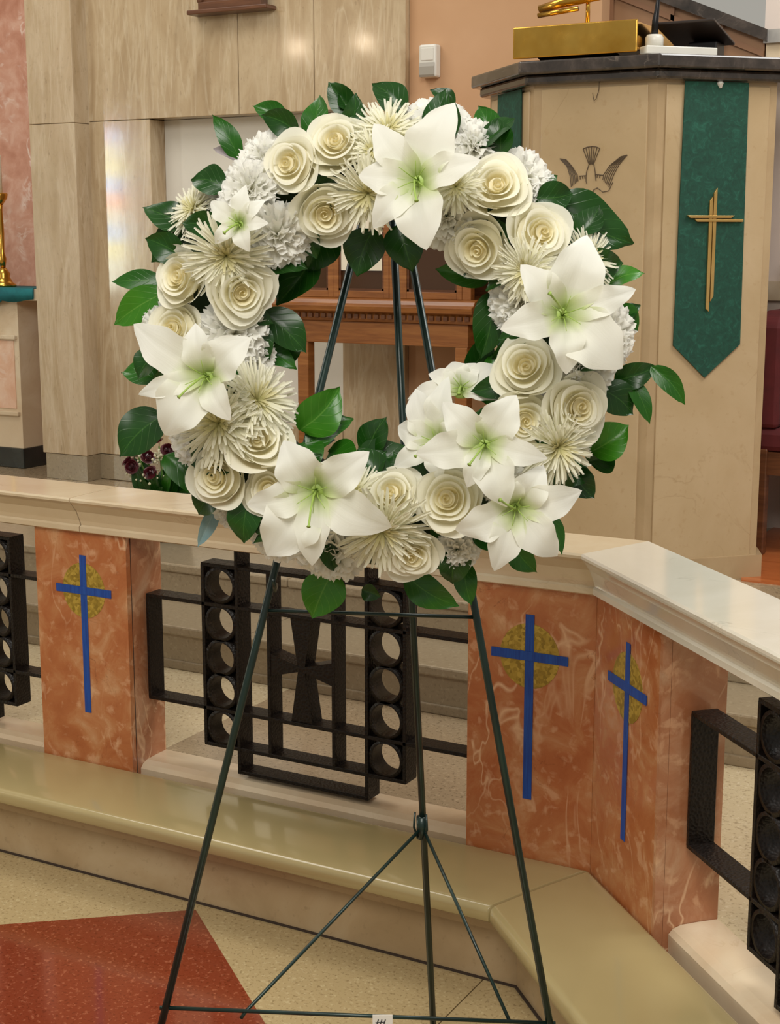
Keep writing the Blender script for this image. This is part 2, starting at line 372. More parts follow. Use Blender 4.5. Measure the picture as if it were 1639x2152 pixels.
# stair parapet behind the pulpit: brown panels under a sloping dark coping
SY = 2.42
wp = struct('wall_parapet', prism_y([(-.965, .495), (-.36, .495), (-.36, 2.27), (-.70, 2.41), (-.965, 2.52)], SY, SY + .12), 'brown', 'brown panelled stair parapet behind the pulpit')
ob('coping', prism_y([(-.98, 2.555), (-.70, 2.435), (-.345, 2.285), (-.345, 2.245), (-.70, 2.39), (-.98, 2.51)], SY - .03, SY + .16), 'dark_marble', wp)
for x in (-.93, -.70, -.52):
    ob('stile', box(x, x + .014, SY - .012, SY, 2.0, 2.52 - (x + .965) * .43), 'brown_trim', wp)
ob('rail', prism_y([(-.965, 2.475), (-.36, 2.215), (-.36, 2.195), (-.965, 2.455)], SY - .012, SY), 'brown_trim', wp)
t2 = struct('trim_2', box(-.36, 1.6, SY - .02, SY + .10, 2.24, 2.285), 'grey_band', 'grey marble band beside the stair parapet')
struct('wall_stair_side', box(-.75, 1.6, 2.62, 2.8, .49, 2.24), 'plaster2', 'pale plaster wall to the right of the pulpit')
struct('trim_3', box(-.355, 1.6, SY, 2.62, 2.15, 2.24), 'altar_marble', 'pale stone ledge below the grey marble band')
struct('wall_upper_right', box(-.39, 1.6, SY + .1, SY + .18, 2.27, 4.2), 'plaster2', 'pale plaster above the grey marble band')

# ------------------------------------------------------------------ kneeler
def kneeler(rz, run, ends, lab, lab2, joints):
    k = thing('kneeler_step', (0, 0, 0), rz, lab, 'step')
    pr = [(.0015, 0), (.201, 0), (.201, .128), (.0015, .128)]
    ledge = [(.0015, .129), (.222, .129), (.224, .142), (.236, .148), (.236, .171), (.0015, .171)]
    js = ends
    for i in range(len(js) - 1):
        a, b = js[i], js[i + 1]
        ob('riser_stone', run(pr, a, b), 'kneeler_marble', k)
        ob('ledge_stone', run(ledge, a, b), 'kneeler_marble', k)
    ob('floor_joint', run([(.195, 0), (.2065, 0), (.2065, .004), (.195, .004)], js[0], js[-1]), 'joint_dark', k)
    return k
def r1(p, a, b): return loft([[(a + .0008, -d, z) for d, z in p], [((-d * T if b == 0 else b - .0008), -d, z) for d, z in p]])
def r2(p, a, b): return loft([[((d * T if a == 0 else a + .0008), -d, z) for d, z in p], [(b - .0008, -d, z) for d, z in p]])
kneeler(0, r1, [-3.6, -1.62, 0], 'long cream marble kneeling step under the straight cushion', '', 0)
kneeler(WR, r2, [0, 1.3, 2.2], 'marble kneeling step under the angled cushion at the right', '', 0)
def cushion(run, rz, lab):
    # rounded profile
    f, b, z0, z1, r = .2765, .002, .1715, .208, .016
    pr = [(b, z0), (f - .004, z0), (f, z0 + .004)]
    for i in range(7):
        a = i / 6 * PI / 2; pr.append((f - r + r * math.cos(a), z1 - r + r * math.sin(a)))
    pr += [(.2, z1 + .0015), (.12, z1 + .002), (.05, z1 + .0005)]
    for i in range(4):
        a = PI / 2 + i / 3 * PI / 2; pr.append((b + .012 + .012 * math.cos(a), z1 - .012 + .012 * math.sin(a)))
    return pr
cp = cushion(None, 0, '')
def cush_run(right, x0, x1):
    n = 40; rings = []
    for i in range(n + 1):
        s = i / n
        # ends tuck in slightly where the two cushions meet
        L = abs(x1 - x0); e = min(1, ((1 - s) if not right else s) * L / .022)
        k = math.sqrt(max(0, 1 - (1 - e) ** 2)) * .6 + .4 if e < 1 else 1
        ring = []
        for d, z in cp:
            zz = .1715 + (z - .1715) * k
            if not right: xm = -d * T - .0025; x = x0 + (xm - x0) * (1 - (1 - s) ** 2.2)
            else: xm = d * T + .0025; x = xm + (x1 - xm) * s ** 2.2
            ring.append((x, -d, zz))
        rings.append(ring)
    return loft(rings)
tag(ob('kneeler_cushion', cush_run(False, -3.6, 0), 'vinyl', None, True), 'long straight olive cream vinyl kneeler cushion along the rail', 'cushion')
c2 = ob('kneeler_cushion', cush_run(True, 0, 2.2), 'vinyl', None, True); c2.rotation_euler = (0, 0, WR)
tag(c2, 'angled cream vinyl kneeler cushion at the lower right corner', 'cushion')

# ------------------------------------------------------------------ rail: sills, piers, cap, iron grilles
SILL = [(-.14, .0), (-.031, .0), (-.031, .203), (-.040, .213), (-.058, .2195), (-.10, .2212), (-.14, .2212)]
def sill(x0, x1, rz, label):
    o = ob('marble_sill', loft([[(x0, -d, z) for d, z in SILL], [(x1, -d, z) for d, z in SILL]]), 'sill_marble'); o.rotation_euler = (0, 0, rz)
    return tag(o, label, 'sill')
sill(-1.2735, -.3055, 0, 'pinkish marble sill under the middle black iron grille')
sill(-2.46, -1.580, 0, 'marble sill under the cut-off grille at the left edge')
sill(.3195, 1.425, WR, 'marble sill behind the angled cushion at the right')
ZX, CH, ZA, AR, TW = .343, .425, .674, .092, .0105
def tape_cross(parent, cx, rz=0, wob=0):
    g = ob('tape_cross', box(cx - TW, cx + TW, -.0016, -.0008, ZX, ZX + CH), 'tape', parent); g.rotation_euler = (0, 0, rz)
    h = ob('cross_strip', box(cx - AR, cx + AR, -.0026, -.0016, ZA - TW, ZA + TW), 'tape', g)
    g['label'] = 'blue tape cross'
    n = 28; d = [(cx + .071 * math.cos(2 * PI * i / n), ZA + .074 * math.sin(2 * PI * i / n)) for i in range(n)]
    k = ob('gold_disc', prism_y(d, -.0008, .004), 'gold_mosaic', parent); k.rotation_euler = (0, 0, rz); k['label'] = 'gold mosaic disc behind the cross'
ZB = .831
p1 = thing('rail_pier', (-1.4265, 0, 0), 0, 'orange marble rail pier with blue cross, left of the middle grille', 'pier')
x0, x1 = -.1525, .1525
ob('front_slab', box(x0, x1 - .0012, 0, .018, .02, ZB), 'rosso_marble', p1)
ob('side_slab', box(x1 - .012, x1, .0185, .14, .02, ZB), 'rosso_side', p1)
ob('side_slab', box(x0, x0 + .012, .0185, .14, .02, ZB), 'rosso_side', p1)
ob('core', box(x0 + .0125, x1 - .0125, .0185, .139, .02, ZB), 'rosso_side', p1)
ob('edge_joint', box(x1 - .0015, x1 - .0004, .0165, .0192, .02, ZB), 'joint_dark', p1)
tape_cross(p1, .0085)
p2 = thing('rail_pier', (0, 0, 0), 0, 'angled orange marble corner pier with two blue crosses', 'pier')
W2, W3, PD = .3046, .3182, .14
A = lambda s, d: (WDX.x * s - WIN.x * d, WDX.y * s - WIN.y * d)        # point on the wing: along, front offset
ob('front_slab', prism([(-W2, 0), (-.0004, 0), (.018 * T, .018), (-W2, .018)], .02, ZB), 'rosso_marble', p2)
ob('front_slab', prism([(.0004, 0), A(W3 - .012, 0), A(W3 - .012, -.018), (.018 * T + .0004, .018)], .02, ZB), 'rosso_marble', p2)
ob('corner_bead', prism([A(W3 - .0108, .0015), A(W3, .0015), A(W3, -.018), A(W3 - .0108, -.018)], .02, ZB), 'rosso_side', p2)
ob('side_slab', prism([A(W3 - .02, -.0188), A(W3, -.0188), A(W3, -PD), A(W3 - .02, -PD)], .02, ZB), 'rosso_side', p2)
ob('side_slab', prism([(-W2, .0188), (-W2 + .012, .0188), (-W2 + .012, PD), (-W2, PD)], .02, ZB), 'rosso_side', p2)
ob('core', prism([(-W2 + .013, .0188), (.0188 * T, .0188), A(W3 - .021, -.0188), A(W3 - .021, -PD), (PD * T, PD), (-W2 + .013, PD)], .02, ZB - .001), 'rosso_side', p2)
tape_cross(p2, -.154)
tape_cross(p2, .162, WR)
CAP = [(-.13, ZB), (.010, ZB), (.014, .834), (.014, .846), (.008, .850), (.012, .862), (.024, .888), (.040, .908), (.048, .916), (.0485, .922), (.045, .9265), (-.144, .9275), (-.148, .924), (-.148, .86)]
cap = thing('communion_rail', (-1.0, 0, ZB), 0, 'polished cream marble coping along the straight altar rail', 'altar rail')
ob('cap_stone', off(r1(CAP, -3.6, -1.414), (-1.0, 0, ZB)), 'cap_marble', cap)
ob('cap_stone', off(r1(CAP, -1.412, 0), (-1.0, 0, ZB)), 'cap_marble', cap)
cap2 = thing('communion_rail', (0, 0, ZB), WR, 'marble coping of the angled altar rail at right, coloured whiter for its bright reflection', 'altar rail')
ob('cap_stone', off(r2(CAP, 0, 1.3), (0, 0, ZB)), 'cap_marble_lit', cap2)
ob('cap_stone', off(r2(CAP, 1.302, 2.2), (0, 0, ZB)), 'cap_marble_lit', cap2)
p3 = thing('rail_pier', tuple(WDX * 1.58), WR, 'orange marble rail pier beyond the right edge of the angled rail', 'pier')
ob('front_slab', box(-.1525, .1525, 0, .018, .02, ZB), 'rosso_marble', p3); ob('core', box(-.1525, .1525, .0185, .14, .02, ZB), 'rosso_side', p3)
p0 = thing('rail_pier', (-2.615, 0, 0), 0, 'orange marble rail pier beyond the left edge', 'pier')
ob('front_slab', box(-.1525, .1525, 0, .018, .02, ZB), 'rosso_marble', p0); ob('core', box(-.1525, .1525, .0185, .14, .02, ZB), 'rosso_side', p0)

def bar_tri(p, y0, y1): return prism_y(p, y0, y1)
def grille(cx, half, rz, label, base=(0, 0, 0)):
    g = thing('iron_grille', (0, 0, 0), rz, label, 'grille')
    g.location = (cx * math.cos(rz), cx * math.sin(rz), .2212)
    Z = -.2212; Y0, Y1, th = .057, .113, .0095
    def hb(name, x0, x1, z, ya=Y0, yb=Y1): return ob(name, box(x0, x1, ya, yb, z - th / 2 + Z, z + th / 2 + Z), 'iron', g, bevel=.001, seg=1)
    def vb(name, x, z0, z1, ya=Y0, yb=Y1, w=th): return ob(name, box(x - w / 2, x + w / 2, ya, yb, z0 + Z, z1 + Z), 'iron', g, bevel=.001, seg=1)
    zl, zh, cl, ch_ = .394, .668, .298, .770
    for z in (zl, zh): hb('loop_bar', -half + .012, half - .012, z)
    for s in (-1, 1): vb('loop_end', s * (half - .0165), zl, zh, Y0 - .0005, Y1 + .0005)
    for z in (cl, ch_): hb('frame_bar', -.295, .295, z, Y0 + .0005, Y1 - .0005)
    for s in (-1, 1):
        vb('frame_upright', s * .2905, cl, ch_)
        vb('tall_upright', s * .187, .2325, .831, Y0 - .0006, Y1 + .0006)
        vb('mid_upright', s * .0935, cl, ch_, Y0 + .0008, Y1 - .0008)
        for z in (.720, .622, .532, .444, .346):
            n = 28; ro, ri = .0475, .0395; R = []
            for r, y in ((ri, Y0 + .001), (ro, Y0 + .001), (ro, Y1 - .001), (ri, Y1 - .001), (ri, Y0 + .001)):
                R.append([(s * .2385 + r * math.cos(2 * PI * i / n), y, z + Z + r * math.sin(2 * PI * i / n)) for i in range(n)])
            V, F = loft(R, False); ob('ring', (V, F), 'iron', g, True)
        hb('foot_bar' if s < 0 else 'head_bar', -.187, .187, .2375 if s < 0 else .826)
    c = ob('flared_cross', join(
        prism_y([(-.009, .532 + Z), (-.030, .663 + Z), (.030, .663 + Z), (.009, .532 + Z)], Y0 + .004, Y1 - .004),
        prism_y([(-.009, .532 + Z), (-.030, .399 + Z), (.030, .399 + Z), (.009, .532 + Z)], Y0 + .004, Y1 - .004)), 'iron', g)
    for s in (-1, 1):
        ob('cross_arm', prism_y([(0, .540 + Z), (s * .089, .564 + Z), (s * .089, .506 + Z), (0, .530 + Z)], Y0 + .003, Y1 - .003), 'iron', c)
    return g
grille(-.789, .484, 0, 'black iron grille with flared cross, beneath the wreath')
grille(-2.02, .44, 0, 'black iron grille cut off by the left edge of the photo')
grille(.872, .553, WR, 'black iron grille in the angled rail at the right edge')

# ------------------------------------------------------------------ pulpit
PB = (-.6245, 1.78, .495)
pu = thing('pulpit', PB, 0, 'tall angular beige marble pulpit with dark marble cornice', 'pulpit')
def P3(name, geo, m, parent=None, **kw): return ob(name, off(geo, PB), m, parent or pu, **kw)
half = [(-1.116, 2.29), (-1.116, 1.783), (-.828, 1.495), (-.421, 1.495), (-.133, 1.783), (-.165, 1.86), (-.36, 2.29)]
def inset(poly, d):
    out = []; n = len(poly)
    for i in range(n):
        p0, p1, p2 = Vector(poly[i - 1]), Vector(poly[i]), Vector(poly[(i + 1) % n])
        a, b = (p1 - p0).normalized(), (p2 - p1).normalized()
        na, nb = Vector((a.y, -a.x)), Vector((b.y, -b.x))      # outward for this winding is -n
        m = (na + nb); m = m / m.dot(na) if abs(m.dot(na)) > 1e-6 else na
        out.append(tuple(p1 + m * d))
    return out
body = inset(half, -.006)
P3('body', prism(body, .495, 2.045), 'pulpit_trim')
SQ = math.sqrt(.5)
def face_pt(i, s, d):            # i: 0 left face, 1 middle, 2 right ; s along from left end ; d proud
    a = half[1 + i]; b = half[2 + i]
    L = math.hypot(b[0] - a[0], b[1] - a[1]); dx, dy = (b[0] - a[0]) / L, (b[1] - a[1]) / L
    return (a[0] + dx * s + dy * d, a[1] + dy * s - dx * d)
def face_box(i, s0, s1, z0, z1, d0, d1): return prism([face_pt(i, s0, d0), face_pt(i, s1, d0), face_pt(i, s1, d1), face_pt(i, s0, d1)], z0, z1)
for i in range(3):
    P3('face_panel', face_box(i, .030, .377, .56, 2.03, -.02, .0), 'pulpit_marble', bevel=.003)
P3('plinth', prism(inset(half, .012), .495, .57), 'pulpit_trim')
P3('cornice', prism(inset(half, .028), 2.042, 2.072), 'dark_marble', bevel=.008)
P3('cornice_top', prism(inset(half, .055), 2.072, 2.112), 'dark_marble', bevel=.006)
# banners with their gold crosses hang on the two outer faces
for i, s0, s1, lab in ((2, .076, .304, 'green cloth banner with gold cross on the right pulpit face'), (0, .104, .332, 'green cloth banner seen edge-on on the left pulpit face')):
    b = thing('banner', (*face_pt(i, .19, .012), 1.15), 0, lab, 'banner')
    bl = b.location
    def clothgeo(s0, s1, z0, zt, z1):
        V = []
        for d in (.004, .0085):
            for s, z in ((s0 + .01, z1), (s1 - .006, z1), (s1 + .002, z0), ((s0 + s1) / 2 - .003, zt), (s0, z0)):
                V.append((*face_pt(i, s, d), z))
        F = [(0, 1, 2, 3, 4), (9, 8, 7, 6, 5)] + [(k, (k + 1) % 5, 5 + (k + 1) % 5, 5 + k) for k in range(5)]
        return V, F
    ob('cloth', off(clothgeo(s0, s1, 1.25, 1.148, 2.04), bl), 'banner', b)
    c = (s0 + s1) / 2
    def strip(pts, d0=.0085, d1=.014):
        n = len(pts); V = [(*face_pt(i, c + s, d), z) for d in (d0, d1) for s, z in pts]
        return off((V, [tuple(range(n)), tuple(range(2 * n - 1, n - 1, -1))] + [(k, (k + 1) % n, n + (k + 1) % n, n + k) for k in range(n)]), bl)
    cr = ob('gold_cross', strip([(.013, 1.728), (.013, 1.40), (.0025, 1.383), (.0025, 1.712)], .009, .016), 'gold', b, bevel=.001)
    ob('upright_strip', strip([(-.0005, 1.702), (-.0005, 1.352), (-.011, 1.362), (-.011, 1.688)], .009, .016), 'gold', cr, bevel=.001)
    ob('arm_strip', strip([(-.087, 1.645), (.074, 1.645), (.062, 1.6365), (-.076, 1.6365)], .0095, .0185), 'gold', cr, bevel=.001)
    ob('arm_strip', strip([(-.062, 1.634), (.104, 1.634), (.104, 1.6255), (-.052, 1.6255)], .0095, .0185), 'gold', cr, bevel=.001)
# dove incised in the middle face
def dv(zx, zy): return (-.629 + (1000 + zx * .39 - 1242) * .001557, 1.4938, 1.853 - (zy * .39 - 308) * .001427)
def dlines(lines, r=.0014): return join(*[tube([dv(*p) for p in L], r, 5) for L in lines])
dove = P3('dove', dlines([[(598, 948), (598, 975), (603, 990)], [(648, 948), (652, 975)], [(635, 1045), (642, 1022), (660, 1013), (690, 1036), (722, 1030), (742, 985)],
    [(560, 947), (598, 945)], [(648, 940), (690, 945)], [(565, 947), (566, 965)], [(578, 947), (580, 962)], [(590, 946), (592, 962)], [(658, 941), (657, 958)], [(672, 943), (671, 960)]]), 'line_dark')
dove['label'] = 'dark incised dove on the pulpit face'
P3('tail', dlines([[(578 + k * 15, 800 - 9 * math.sin(k / 6 * PI)), (612 + k * 4, 885)] for k in range(7)] + [[(578, 800), (600, 791), (625, 789), (648, 791), (668, 800)], [(612, 885), (600, 925), (598, 948)], [(638, 885), (646, 925), (648, 948)]]), 'line_dark', dove)
for nm, sg in (('wing', 1), ('wing', -1)):
    L = []
    for k in range(6):
        a = k / 5
        if sg > 0: L.append([(452 + 34 * a, 850 + 6 * a), (492 + 30 * a, 892 + 4 * a), (510 + 40 * a, 945 - 4 * a), (518 + 36 * a, 1005 - 30 * a)])
        else: L.append([(815 - 34 * a, 840 + 8 * a), (772 - 48 * a, 892 + 2 * a), (746 - 54 * a, 945 - 2 * a), (722 - 34 * a, 1010 - 40 * a)])
    L.append([(452, 850), (486, 856)] if sg > 0 else [(815, 840), (781, 848)])
    P3(nm, dlines(L), 'line_dark', dove)
P3('wire_hook', tube([(-.604, 1.485, 2.045), (-.604, 1.484, 2.02), (-.612, 1.484, 1.995), (-.618, 1.484, 1.988), (-.622, 1.484, 2.0), (-.624, 1.484, 2.012)], .0012, 5), 'line_dark')
P3('putty', tube([(*face_pt(2, .20, .008), 2.040), (*face_pt(2, .20, .012), 2.034), (*face_pt(2, .202, .010), 2.022)], [.008, .010, .004], 8), 'white_plastic')
# brass book stand, lamp arm, microphone
bs = thing('book_stand', (-.67, 1.6, 2.112), 0, 'polished brass book stand on top of the pulpit', 'book stand')
bl = (-.67, 1.6, 2.112)
def yz_prism(poly, x0, x1): V, F = prism(poly, x0, x1); return [(z, x, y) for x, y, z in V], F
ob('front_plate', off(box(-.872, -.470, 1.438, 1.446, 2.119, 2.213), bl), 'brass', bs, bevel=.004)
ob('desk', off(yz_prism([(1.4465, 2.125), (1.4465, 2.208), (1.78, 2.208), (1.78, 2.16)], -.868, -.474), bl), 'brass', bs, bevel=.003)
ob('support', off(yz_prism([(1.50, 2.112), (1.455, 2.1248), (1.76, 2.159), (1.76, 2.112)], -.80, -.54), bl), 'black_metal', bs)
lm = thing('brass_lamp', (-.70, 1.62, 2.208), 0, 'small brass reading lamp above the book stand', 'lamp')
ob('post', tube([(0, 0, 0), (0, 0, .16)], .007, 10), 'brass', lm, True)
ob('shade', tube([(-.155, -.02, .078), (-.08, -.02, .092), (.08, -.02, .108)], [.012, .016, .014], 10), 'brass', lm, True)
ob('rod', tube([(-.155, -.03, .058), (-.02, -.03, .070)], .008, 8), 'brass', lm, True)
mic = thing('microphone', (-.405, 1.56, 2.112), 0, 'gooseneck microphone on a white base block on the pulpit', 'microphone')
ob('base_block', off(prism([(-.475, 1.475), (-.44, 1.44), (-.275, 1.60), (-.31, 1.64)], 2.112, 2.136), (-.405, 1.56, 2.112)), 'white_plastic', mic, bevel=.003)
ob('socket', lathe([(.027, .024), (.027, .052), (.022, .060), (.008, .061)], 18, (-.035, -.055, 0)), 'white_plastic', mic, True)
ob('gooseneck', tube([(-.035, -.055, .058), (-.034, -.055, .10), (-.030, -.055, .13), (-.028, -.05, .17), (-.03, -.045, .24), (-.05, -.03, .32)], [.011, .010, .0075, .0055, .0055, .0055], 10), 'black_metal', mic, True)
ob('capsule', tube([(-.05, -.03, .32), (-.06, -.022, .37)], [.009, .010], 10), 'black_metal', mic, True)
pp = thing('folder', (-.33, 1.72, 2.112), 0, 'dark folder propped behind the white microphone base', 'folder')
ob('stand', box(-.06, .03, -.05, .03, 0, .053), 'black_metal', pp, bevel=.004)
ob('cover', off(yz_prism([(1.54, 2.205), (1.54, 2.213), (1.76, 2.168), (1.76, 2.160)], -.455, -.27), (-.33, 1.72, 2.112)), 'dark_leather', pp, bevel=.002)

# ------------------------------------------------------------------ wooden cabinet with glazed panes behind the wreath
CB = (-1.6285, 2.05, .495)
cbt = thing('wooden_cabinet', CB, 0, 'carved wooden glazed display cabinet on legs, seen through the wreath', 'cabinet')
def C3(name, geo, m, parent=None, **kw): return ob(name, off(geo, CB), m, parent or cbt, **kw)
YF, YB = 1.90, 2.296
for x in (-1.968, -1.294):
    C3('leg', box(x, x + .049, YF, YF + .049, .495, 1.19), 'wood', bevel=.004)
C3('apron', box(-1.972, -1.241, YF - .002, YB, 1.188, 1.272), 'wood', bevel=.003)
C3('moulding', yz_prism([(YF + .01, 1.272), (YF - .016, 1.272), (YF - .022, 1.282), (YF - .022, 1.300), (YF - .045, 1.310), (YF - .05, 1.330), (YF - .03, 1.338), (YF - .02, 1.352), (YF, 1.358), (YB, 1.358), (YB, 1.272)], -2.05, -1.205), 'wood', bevel=.002)
for k in range(29):
    x = -2.038 + k * .0285
    C3('dentil', box(x, x + .017, YF - .034, YF - .018, 1.284, 1.299), 'wood_dark')
C3('top_board', box(-2.04, -1.215, YF - .03, YB, 1.80, 1.84), 'wood', bevel=.005)
C3('back_board', box(-2.0, -1.255, YB - .02, YB, 1.358, 1.80), 'wood_dark')
for a, b in ((-2.015, -1.826), (-1.78, -1.587), (-1.491, -1.288)):
    fr = C3('pane_frame', join(box(a - .022, a, YF - .004, YF + .03, 1.358, 1.80), box(b, b + .022, YF - .004, YF + .03, 1.358, 1.80), box(a, b, YF - .004, YF + .03, 1.358, 1.384), box(a, b, YF - .004, YF + .03, 1.775, 1.80)), 'wood', bevel=.002)
    C3('pane', box(a, b, YF + .010, YF + .014, 1.384, 1.775), 'glass_dark', fr)
    C3('bead', join(box(a, a + .008, YF, YF + .010, 1.384, 1.775), box(b - .008, b, YF, YF + .010, 1.384, 1.775), box(a, b, YF, YF + .010, 1.384, 1.392)), 'wood_dark', fr)
for a, b in ((-1.803, -1.803), (-1.56, -1.515), (-1.262, -1.235)):
    C3('stile', box(a - .004, b + .004, YF - .002, YF + .03, 1.358, 1.80), 'wood', bevel=.002)
C3('pane_reflection', box(-1.772, -1.595, YF + .003, YF + .009, 1.458, 1.77), 'pane_cream')['label'] = 'cream panel imitating a window reflection in the middle pane'  # pale panel stands in for a bright window reflection in the glass

# ------------------------------------------------------------------ side altar at left
AB = (-4.4, 2.5, .495)
al = thing('side_altar', AB, 0, 'cream marble side altar on a black base at the left edge', 'altar')
def A3(name, geo, m, parent=None, **kw): return ob(name, off(geo, AB), m, parent or al, **kw)
A3('base', box(-5.2, -3.80, 2.345, 2.61, .495, .59), 'black_stone', bevel=.003)
A3('body', box(-5.2, -3.805, 2.352, 2.61, .59, 1.29), 'altar_marble', bevel=.002)
A3('inset_panel', box(-5.1, -3.835, 2.348, 2.36, .78, 1.10), 'altar_inset')
for z in (.745, 1.105): A3('moulding', box(-5.15, -3.815, 2.335, 2.36, z, z + .022), 'altar_marble', bevel=.005)
A3('table_slab', box(-5.3, -3.66, 2.33, 2.61, 1.29, 1.345), 'altar_marble', bevel=.003)
V, F = [], []
for i in range(41):
    x = -5.2 + i * (1.525 / 40); dz = .008 * math.sin(i * .9) + (.035 if i in (33, 34) else 0)
    for y, z in ((2.60, 1.3455), (2.325, 1.3455), (2.320, 1.342), (2.318 - .003 * math.sin(i * 1.3), 1.288 - dz), (2.3235, 1.29 - dz), (2.326, 1.3405), (2.60, 1.3445)): V.append((x, y, z + .0012))
n = 7
for i in range(40):
    for j in range(n): k = (j + 1) % n; F.append((i * n + j, i * n + k, (i + 1) * n + k, (i + 1) * n + j))
tag(ob('altar_cloth', (V, F), 'teal', None, True), 'teal cloth draped over the side altar', 'cloth')
cs = thing('candlestick', (-3.965, 2.44, 1.348), 0, 'brass candlestick on the teal altar cloth at left edge', 'candlestick')
ob('base', lathe([(.058, 0), (.060, .008), (.045, .02), (.030, .045), (.034, .06), (.02, .08), (.012, .09)], 20), 'brass', cs, True)
ob('stem', lathe([(.012, .09), (.018, .13), (.010, .16), (.013, .25), (.010, .36), (.014, .38)], 16), 'brass', cs, True)
ob('drip_cup', lathe([(.012, .38), (.034, .41), (.038, .43), (.034, .435), (.012, .42)], 18), 'brass', cs, True)
ob('candle', lathe([(.014, .42), (.014, .60), (.012, .61), (.002, .612)], 14), 'pane_cream', cs, True)

# ------------------------------------------------------------------ small things on the walls
sn = thing('motion_sensor', (-1.6141, 2.33, 2.178), 0, 'small white motion sensor on the salmon wall', 'sensor')
ob('housing', box(-.037, .037, -.045, 0, 0, .122), 'white_plastic', sn, bevel=.008)
ob('lens', box(-.026, .026, -.0475, -.044, .062, .108), 'white_plastic', sn, bevel=.002)
ob('lower_cover', yz_prism([(-.046, .002), (-.046, .055), (-.05, .04), (-.05, .01)], -.032, .032), 'grey_plastic', sn)
wf = thing('wooden_plaque', (-2.4995, 2.28, 2.472), 0, 'dark wooden plaque with ledge high on the travertine wall', 'plaque')
ob('ledge', box(-.195, .195, -.055, .02, 0, .018), 'wood_dark', wf, bevel=.004)
ob('lower_rail', box(-.155, .155, -.03, .02, .018, .05), 'wood_dark', wf, bevel=.003)
ob('board', box(-.145, .145, -.015, .02, .05, .55), 'wood_dark', wf)
for s in (-1, 1): ob('side_rail', box(s * .15 - .012, s * .15 + .012, -.028, .02, .05, .57), 'wood_dark', wf, bevel=.003)
sh = thing('wall_shelf', (-.05, 2.62, 1.55), 0, 'little brown shelf at the right edge behind the pulpit', 'shelf')
ob('board', box(-.19, .35, -.30, 0, .012, .026), 'wood_dark', sh, bevel=.003)
ob('bracket', yz_prism([(-.02, .012), (-.2, .012), (-.02, -.10)], -.02, .0), 'wood_dark', sh)
# red upholstered chair
ch = thing('armchair', (.0, 2.345, .499), PI / 2, 'dark red upholstered chair at the right edge behind the pulpit', 'chair')
ob('seat', box(-.25, .25, -.20, .24, .36, .44), 'red_velvet', ch, bevel=.02)
ob('backrest', prism_y([(-.25, .44), (.25, .44), (.255, .78), (.24, .815), (.18, .835), (-.18, .835), (-.24, .815), (-.255, .78)], .17, .25), 'red_velvet', ch, bevel=.015)
for x in (-.25, .205):
    for y in (-.20, .20): ob('leg', box(x, x + .045, y, y + .045, 0, .37), 'wood_dark', ch, bevel=.004)
    ob('skirt', box(x + .01, x + .035, -.15, .20, .28, .36), 'wood_dark', ch)
# assumed unseen pendant lamps, placed to mirror as small highlights in the polished wall
for x, y, z, lab in ((-5.5847, -3.0, 3.0817, 'assumed globe pendant lamp nearer the side wall of the nave, added for a wall highlight'), (-4.9639, -3.0, 3.0812, 'assumed globe pendant lamp further from the side wall, added for a wall highlight')):
    pd = thing('assumed_pendant_lamp', (x, y, z), 0, lab, 'lamp', 'assumed pendant lamps of the nave')
    ob('globe', lathe([(.005, -.06), (.035, -.05), (.055, -.025), (.06, 0), (.055, .025), (.035, .05), (.012, .06)], 16), 'assumed_lamp_glow', pd, True)
    ob('cord', tube([(0, 0, .058), (0, 0, 1.4)], .004, 6), 'black_metal', pd)

# ------------------------------------------------------------------ wire easel
AP, FL_, FR_, FB_ = Vector((-.092, -.756, 1.702)), Vector((-.413, -1.105, 0)), Vector((.266, -.727, 0)), Vector((-.136, -.483, 0))
EB = Vector((-.09, -.77, 0))
es = thing('wire_easel', EB, 0, 'dark green three-legged wire easel holding the wreath', 'easel')
def E3(name, pts, r, m='easel_green', parent=None, n=8): return ob(name, tube([Vector(p) - EB for p in pts], r, n), m, parent or es, True)
for F_, tp in ((FL_, (-.012, -.008, 0)), (FR_, (.012, .004, 0)), (FB_, (0, .012, 0))):
    leg = E3('leg' if F_ is not FB_ else 'rear_leg', [AP + Vector(tp), F_], .0066)
    E3('foot_cap', [F_ + Vector((0, 0, .001)) , F_ + (AP - F_) * .02], .0085, 'black_metal', leg)
L1, R1 = Vector((-.2299, -.9061, .9702)), Vector((.0645, -.7435, .9591))
L2, R2 = Vector((-.3589, -1.046, .2877)), Vector((.211, -.7318, .2608))
def ext(a, b, e): d = (b - a).normalized(); return a - d * e, b + d * e
E3('upper_crossbar', ext(L1, R1, .012), .0034)
a, b = ext(L2, R2, .012); E3('lower_crossbar', (a, b), .0036)
K = Vector((-.1236, -.5605, .4855))
E3('clamp', [K + Vector((.0, -.003, .022)), K + Vector((0, 0, -.022))], .0105)
for s in (-1, 1): E3('clamp_wire', [K + Vector((s * .012, -.008, .03)), K + Vector((s * .014, -.008, 0)), K + Vector((s * .006, -.008, -.02))], .0022)
D2 = R2 - L2
E3('brace_wire', [K, L2 + D2 * .205 + Vector((0, 0, -.002)), L2 + D2 * .197 + Vector((0, -.004, -.012))], .0032)
E3('brace_wire', [K, L2 + D2 * .90 + Vector((0, 0, -.002))], .0032)
E3('top_cap', [AP + Vector((0, 0, -.02)), AP + Vector((0, 0, .02))], .014)
TP = L2 + D2 * .565
tg = thing('paper_tag', TP, math.radians(29), 'small white paper tag hanging on the lower easel bar', 'tag')
ob('card', box(-.017, .017, -.006, -.0048, -.05, .006), 'card', tg)
